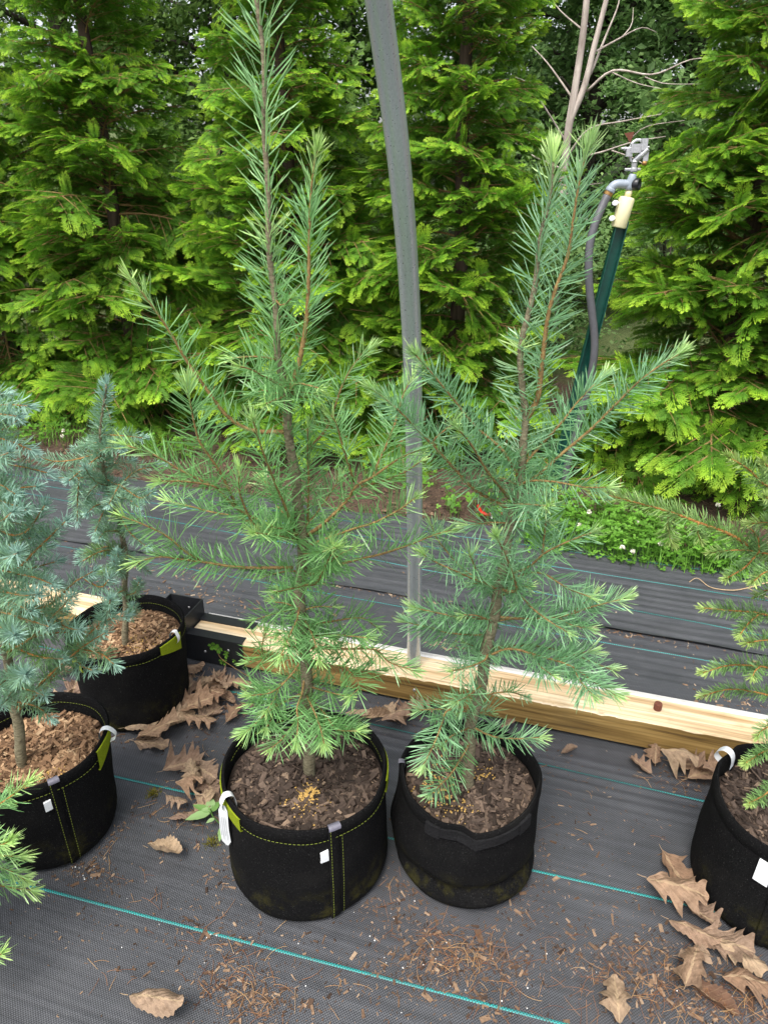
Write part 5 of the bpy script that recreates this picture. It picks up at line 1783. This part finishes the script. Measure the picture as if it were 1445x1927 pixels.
CLU = [(850, 1790, .07, .035, 420), (930, 1815, .06, .03, 260), (800, 1850, .08, .025, 260), (760, 1690, .03, .05, 120), (450, 1880, .07, .03, 260), (430, 1780, .07, .03, 160), (520, 1900, .08, .03, 200), (1130, 1800, .10, .04, 260), (1180, 1860, .09, .03, 260),
       (1300, 1880, .08, .05, 420), (1390, 1880, .08, .04, 300), (1240, 1790, .05, .03, 140), (380, 1480, .06, .06, 200), (360, 1540, .07, .05, 160), (430, 1640, .03, .05, 120), (400, 1320, .10, .06, 250), (150, 1640, .06, .02, 200), (215, 1580, .012, .05, 70),
       (200, 1390, .05, .02, 80), (1090, 1560, .12, .08, 120), (1120, 1720, .15, .06, 180), (760, 1350, .08, .03, 120), (700, 1650, .02, .06, 80), (740, 1740, .06, .03, 160), (1000, 1400, .05, .02, 60), (1290, 1480, .08, .04, 160), (960, 1700, .04, .04, 100),
       (750, 1500, .004, .06, 40), (1010, 1630, .02, .06, 50), (250, 1780, .2, .06, 110), (620, 1850, .2, .06, 200), (380, 1390, .05, .05, 70), (1050, 1450, .12, .03, 70), (900, 1900, .2, .04, 200)]
mb = MB()
mb.add(*chips(scatter(CLU), .0040, .0, .85))
mb.add(*chips(scatter(CLU), .0024, .0, .6))
allv = np.stack([RNG.uniform(-1.3, 1.4, 900), RNG.uniform(.55, 1.65, 900)], 1)
for p in (p1, p2, p3, p4, p5):
    allv = allv[np.hypot(allv[:, 0] - p.c[0], allv[:, 1] - p.c[1]) > p.rb * .99]
w_ = allv[:, 0] * ST + allv[:, 1] * CT
mb.add(*chips(allv[w_ < 1.62], .0026, .2, 1.0))
bk = np.stack([RNG.uniform(-1.6, 2.2, 700), RNG.uniform(1.2, 3.2, 700)], 1)
w_ = bk[:, 0] * ST + bk[:, 1] * CT
mb.add(*chips(bk[(w_ > 1.78) & (w_ < 2.8)], .0050, .25, 1.0))
bk = scatter([(380, 1090, .25, .05, 160), (430, 1130, .25, .03, 120), (640, 1105, .06, .01, 60), (780, 1130, .08, .01, 60), (1170, 1195, .2, .012, 120), (1380, 1330, .06, .03, 80), (1290, 1230, .2, .05, 50), (840, 1218, .05, .01, 60), (300, 1120, .15, .03, 60)])
mb.add(*chips(bk, .006, .35, 1.0))
o = mb.build('wood_litter', M['litter'], smooth=False)
tag(o, 'crumbs of bark and wood littered over the black ground cloth', 'litter', kind='stuff')


def thin_curves(q, lo, hi, r0, wig=.6):
    mb = MB()
    for (x, y) in q:
        ln = RNG.uniform(lo, hi)
        a = RNG.uniform(0, 6.28); k = RNG.normal(0, wig) * 2 / ln * .5
        n = 6
        P = [[x, y]]
        for _ in range(n):
            P.append([P[-1][0] + math.cos(a) * ln / n, P[-1][1] + math.sin(a) * ln / n]); a += k * ln / n
        P = np.array(P)
        z = onz_cloth(P[:, 0], P[:, 1]) + r0 + RNG.uniform(0, .006) * np.sin(np.linspace(0, math.pi, n + 1)) + RNG.uniform(0, .004)
        mb.tube(np.column_stack([P, z]), np.linspace(r0, r0 * .6, n + 1), 4, np.array([RNG.random(), RNG.random(), 0]), cap=False)
    return mb


q = scatter([(850, 1790, .06, .03, 90), (900, 1820, .05, .03, 60), (1180, 1850, .09, .03, 90), (1300, 1880, .08, .05, 130), (1390, 1890, .06, .04, 90), (450, 1870, .06, .03, 70), (430, 1790, .05, .03, 30), (200, 1840, .04, .02, 12), (280, 1700, .03, .02, 10),
             (300, 1560, .06, .05, 12), (1280, 1480, .05, .04, 30), (750, 1650, .03, .05, 24), (370, 1520, .06, .06, 30), (1100, 1540, .12, .07, 20), (620, 1850, .15, .05, 24), (250, 1640, .05, .05, 8), (400, 1320, .08, .05, 30), (950, 1880, .12, .03, 40), (330, 1090, .3, .06, 14), (1250, 1180, .3, .1, 10)])
o = thin_curves(q[RNG.random(len(q)) < .6], .02, .06, .0006).build('needle_litter', M['pine'])
tag(o, 'fallen brown needles and fibres strewn on the black ground cloth', 'litter', kind='stuff')

oc = []
mb = MB()
q = scatter([(850, 1830, .08, .03, 14), (430, 1790, .05, .03, 10), (720, 1720, .1, .05, 10), (150, 1650, .05, .02, 12), (1000, 1830, .2, .05, 12), (500, 1840, .2, .05, 8)])
for (x, y) in q:
    s = RNG.uniform(.0008, .0018)
    mb.lathe(np.array([(.05, -1), (.8, -.6), (1, 0), (.7, .7), (.05, 1)]) * s, 6, None, (x, y, float(onz_cloth(x, y)) + s))
o = mb.build('perlite_crumbs', M['perlite'])
tag(o, 'white perlite crumbs sprinkled on the black ground cloth', 'litter', kind='stuff')


# a dry twig on the far cloth
Q = resample([np.append(at_z(x, y)[:2], .012 + .008 * (i % 2)) for i, (x, y) in enumerate(((1295, 1100), (1310, 1096), (1335, 1110), (1375, 1119), (1410, 1110), (1445, 1104), (1500, 1098)))], .01)
mb = MB().tube(Q, np.linspace(.0012, .0035, len(Q)), 6)
Q2 = resample([np.append(at_z(x, y)[:2], .012) for x, y in ((1405, 1111), (1425, 1122), (1450, 1132))], .01)
mb.tube(Q2, np.linspace(.002, .001, len(Q2)), 5)
o = mb.build('dry_twig', M['wrap'])
tag(o, 'thin tan forked twig lying on the cloth before the clover', 'twig')


# ------------------------------------------------------------------ clover, weeds, moss, shears
def ground_plants(mb, pts, size, hgt, young=.5):
    """three-lobed clover leaves on stalks"""
    for (x, y) in pts:
        h = hgt * RNG.uniform(.35, 1.15); s = size * RNG.uniform(.6, 1.25)
        top = np.array([x + RNG.normal(0, .012), y + RNG.normal(0, .012), h])
        a0 = RNG.uniform(0, 6.28); tl = RNG.normal(0, .3, 2)
        g_ = RNG.random(); yy = np.clip(RNG.normal(young, .18), 0, 1)
        for k in range(3):
            a = a0 + k * 2.094
            d = np.array([math.cos(a), math.sin(a), 0]); d[2] = d[0] * tl[0] + d[1] * tl[1] + .1
            sd = np.array([-math.sin(a), math.cos(a), 0]); sd[2] = sd[0] * tl[0] + sd[1] * tl[1]
            V = [top, top + d * s * .45 + sd * s * .42, top + d * s * .95 + sd * s * .34, top + d * s * .88, top + d * s * .95 - sd * s * .34, top + d * s * .45 - sd * s * .42]
            V = np.array(V); V[3, 2] -= s * .08; V[0, 2] -= s * .06
            mb.add(V, np.array([[0, 1, 2, 3], [0, 3, 4, 5]]), np.array([yy, g_, 0]))
        b = np.array([x, y, 0.0]); w = np.array([.0008, 0, 0])
        mb.add(np.array([b - w, b + w, top + w, top - w]), np.array([[0, 1, 2, 3]]), np.array([.6, g_, 0]))


def uv_pts(n, u0, u1, v0, v1):
    u = RNG.uniform(u0, u1, n); v = RNG.uniform(v0, v1, n)
    P = np.stack([u * CT + v * ST, -u * ST + v * CT], 1)
    return P


def clover_band(n, pxa, pxb, dv0, dv1):
    out = []
    for _ in range(n):
        f = RNG.random()
        a = at_z(*pxa); b = at_z(*pxb)
        p = a + (b - a) * f
        t = RNG.random()
        v = dv0 + (dv1 - dv0) * t ** 1.1 * (0.55 + .45 * math.sin(math.pi * min(1, .1 + f)))
        out.append((p[0] + ST * v, p[1] + CT * v))
    return out


mb = MB()
pts = clover_band(1500, (985, 1025), (1400, 1088), -.02, .46)
ground_plants(mb, pts, .017, .10, .5)
ground_plants(mb, clover_band(160, (980, 1030), (1440, 1092), -.05, .05), .014, .035, .6)
o = mb.build('clover', M['clover'])
tag(o, 'green clover patch growing along the edge of the black cloth under the hedge', 'clover', kind='stuff')
mb = MB()
for (pa, pb, n, d0, d1) in (((60, 830), (330, 880), 180, .05, .45), ((820, 975), (990, 1000), 60, .0, .3), ((330, 880), (800, 960), 110, .1, .5), ((-120, 830), (60, 850), 140, 0, .4)):
    ground_plants(mb, clover_band(n, pa, pb, d0, d1), .022, .09, .45)
o = mb.build('low_weeds', M['clover'])
tag(o, 'scattered low green weeds in the mulch under the hedge', 'weeds', kind='stuff')
# grass blades
mb = MB()
gp = np.array(clover_band(260, (1200, 1060), (1445, 1092), -.05, .25) + clover_band(260, (60, 838), (340, 880), .0, .4) + clover_band(80, (960, 1010), (1200, 1050), -.03, .3))
for (x, y) in gp:
    h = RNG.uniform(.05, .14); a = RNG.uniform(0, 6.28); b = RNG.uniform(.2, .9) * h
    d = np.array([math.cos(a), math.sin(a), 0]); s = np.array([-d[1], d[0], 0]) * .0017
    p0 = np.array([x, y, 0]); p1_ = p0 + d * b * .3 + [0, 0, h * .6]; p2_ = p0 + d * b + [0, 0, h * .95]
    mb.add(np.array([p0 - s, p0 + s, p1_ + s, p1_ - s, p2_]), [np.array([[0, 1, 2, 3]]), np.array([[3, 2, 4]])], np.array([RNG.uniform(.3, 1), RNG.random(), 0]))
o = mb.build('grass', M['clover'])
tag(o, 'thin grass blades growing between clover and cloth edge', 'grass', kind='stuff')
# mulch under the hedge
bkp = uv_pts(5200, -3.2, 3.2, 2.78, 3.7)
V, F, A = chips(bkp, .012, .0, .62)
V[:, 2] = V[:, 2] - .006
o = MB().add(V, F, A).build('hedge_mulch', M['litter'], smooth=False)
tag(o, 'reddish brown bark mulch on the ground under the hedge', 'mulch', kind='stuff')

for (px, py) in ((1108, 965), (1197, 985), (1242, 1025), (1170, 1032), (1190, 1040), (1262, 1012), (120, 812), (118, 822), (1090, 990), (1350, 952)):
    p = at_z(px, py, .09)
    root = thing('clover_flower', (p[0], p[1], 0), 'small white clover flower head standing out of the clover' if px > 900 else 'small pale flower head in the weeds behind the small blue spruce', 'flower', 'clover flowers' if px > 900 else 'weed flowers')
    MB().tube(np.array([[p[0], p[1], 0], [p[0] + .004, p[1], .05], [p[0], p[1], .092]]), .001, 5).build('stem', M['clover'], root)
    mb = MB()
    for k in range(34):
        d = norm(RNG.normal(0, 1, 3) + [0, 0, .35])
        s = norm(np.cross(d, RNG.normal(0, 1, 3))) * .0022
        c = np.array([p[0], p[1], .094])
        mb.add(np.array([c - s * .5, c + s * .5, c + d * .009 + s, c + d * .0125, c + d * .009 - s]), np.array([[0, 1, 2, 3, 4]]))
    mb.build('petals', M['petal'], root, smooth=False)

# leafy seedling beside the front pot
wp = at_z(424, 1560, 0)
root = thing('weed_seedling', (wp[0], wp[1], .006), 'leafy green weed seedling growing against the front pot beside the tall fir', 'plant')
stem_px = ((424, 1560), (412, 1548), (400, 1535), (396, 1522))
def wz(i): return .012 + .012 * i
MB().tube(resample([at_z(x, y, wz(i)) for i, (x, y) in enumerate(stem_px)], .006), .0016, 6).build('stem', M['weed'], root)


def simple_leaf(p, d, ln, w, yv, droop=.3):
    n = 9
    t = np.linspace(0, 1, n)
    wd = np.sin(np.pi * t ** .75) ** .9 * w / 2 * (1 + .12 * np.sin(t * 26))
    d = norm(d); s = norm(np.cross([0, 0, 1.0], d)); u = np.cross(d, s)
    G = np.zeros((n, 5, 3))
    for j, c in enumerate((-1, -.5, 0, .5, 1)):
        G[:, j] = p + d * (t * ln)[:, None] + s * (wd * c)[:, None] + u * (-droop * ln * t ** 2 * .3 + .18 * np.abs(c) * wd)[:, None]
    return MB().grid(G, np.array([yv, .5, 0]))


for (px, py, tx, ty, w, yv) in ((396, 1530, 348, 1540, .026, .75), (398, 1528, 362, 1512, .020, .35), (396, 1524, 378, 1523, .014, .85), (396, 1522, 398, 1500, .024, .85), (400, 1528, 414, 1505, .017, .3), (404, 1540, 388, 1548, .012, .9), (418, 1555, 413, 1582, .014, .7)):
    a, b = at_z(px, py, .035), at_z(tx, ty, .038)
    simple_leaf(a, b - a, np.linalg.norm(b - a), w, yv).build('leaf', M['weed'], root)

# clover sprig climbing on the bracket
a = uv(-.94, 1.60, .01)
root = thing('clover_sprig', a, 'clover sprig with reddish stem leaning against the black steel bracket', 'plant')
st = [uv(-.93, 1.60, .012), uv(-.985, 1.600, .04), uv(-1.03, 1.606, .062), uv(-1.045, 1.612, .10)]
MB().tube(resample(st, .006), .0011, 6).build('stem', M['twig_fir'], root)
for (u, z, s) in ((-1.045, .105, .017), (-1.060, .098, .014), (-1.035, .094, .017), (-1.008, .085, .010), (-1.012, .072, .011), (-1.03, .045, .011), (-1.017, .052, .008), (-.985, .058, .008), (-.975, .048, .008), (-1.02, .038, .007)):
    mb = MB()
    c = uv(u, 1.610, z)
    for k in range(3):
        an = RNG.uniform(0, .6) + k * 2.094
        d = np.array([CT, -ST, 0]) * math.cos(an) + np.array([0, 0, 1]) * math.sin(an) + np.array([0, -.35, 0])
        sd = np.array([CT, -ST, 0]) * -math.sin(an) + np.array([0, 0, 1]) * math.cos(an)
        V = np.array([c, c + d * s * .45 + sd * s * .42, c + d * s * .95 + sd * s * .34, c + d * s * .85, c + d * s * .95 - sd * s * .34, c + d * s * .45 - sd * s * .42])
        mb.add(V, np.array([[0, 1, 2, 3], [0, 3, 4, 5]]), np.array([.7, RNG.random(), 0]))
    mb.build('leaf', M['clover'], root)

# moss tufts
for (px, py, lab, rr) in ((290, 1498, 'yellow-green moss tuft lying alone on the cloth near the teal tape', .013), (402, 1590, 'dark moss tuft beside the front pot under the hang tag', .014)):
    c = at_z(px, py); mb = MB()
    for k in range(260):
        q = RNG.normal(0, rr * .6, 2); d = norm([q[0] / rr, q[1] / rr, .9] + RNG.normal(0, .35, 3)); s = norm(np.cross(d, RNG.normal(0, 1, 3))) * .0009
        b = np.array([c[0] + q[0], c[1] + q[1] * 1.1, .008]); ln = RNG.uniform(.004, .010)
        mb.add(np.array([b - s, b + s, b + d * ln]), np.array([[0, 1, 2]]), np.array([RNG.uniform(.1, 1), RNG.random(), 0]))
    tag(mb.build('moss_tuft', M['moss'], smooth=False), lab, 'moss', kind='stuff')

# pruning shears on the mulch
sh = at_z(925, 964, .03)
root = thing('pruning_shears', (sh[0], sh[1], .0), 'red-handled pruning shears lying on the mulch under the hedge', 'shears')
for pts in (((900, 952), (904, 962), (914, 968), (926, 968)), ((948, 966), (938, 968), (930, 966), (922, 965))):
    MB().tube(resample([at_z(x, y, .03) for x, y in pts], .006), .0085, 8).build('handle', M['red'], root)
mb = MB()
a, b = at_z(922, 966, .032), at_z(925, 976, .03)
mb.tube(np.array([a, (a + b) / 2 + [.006, 0, 0], b]), [.007, .008, .002], 6)
mb.lathe([(.010, -.003), (.010, .006), (.002, .008)], 12, None, a)
mb.build('blade', M['screw'], root)
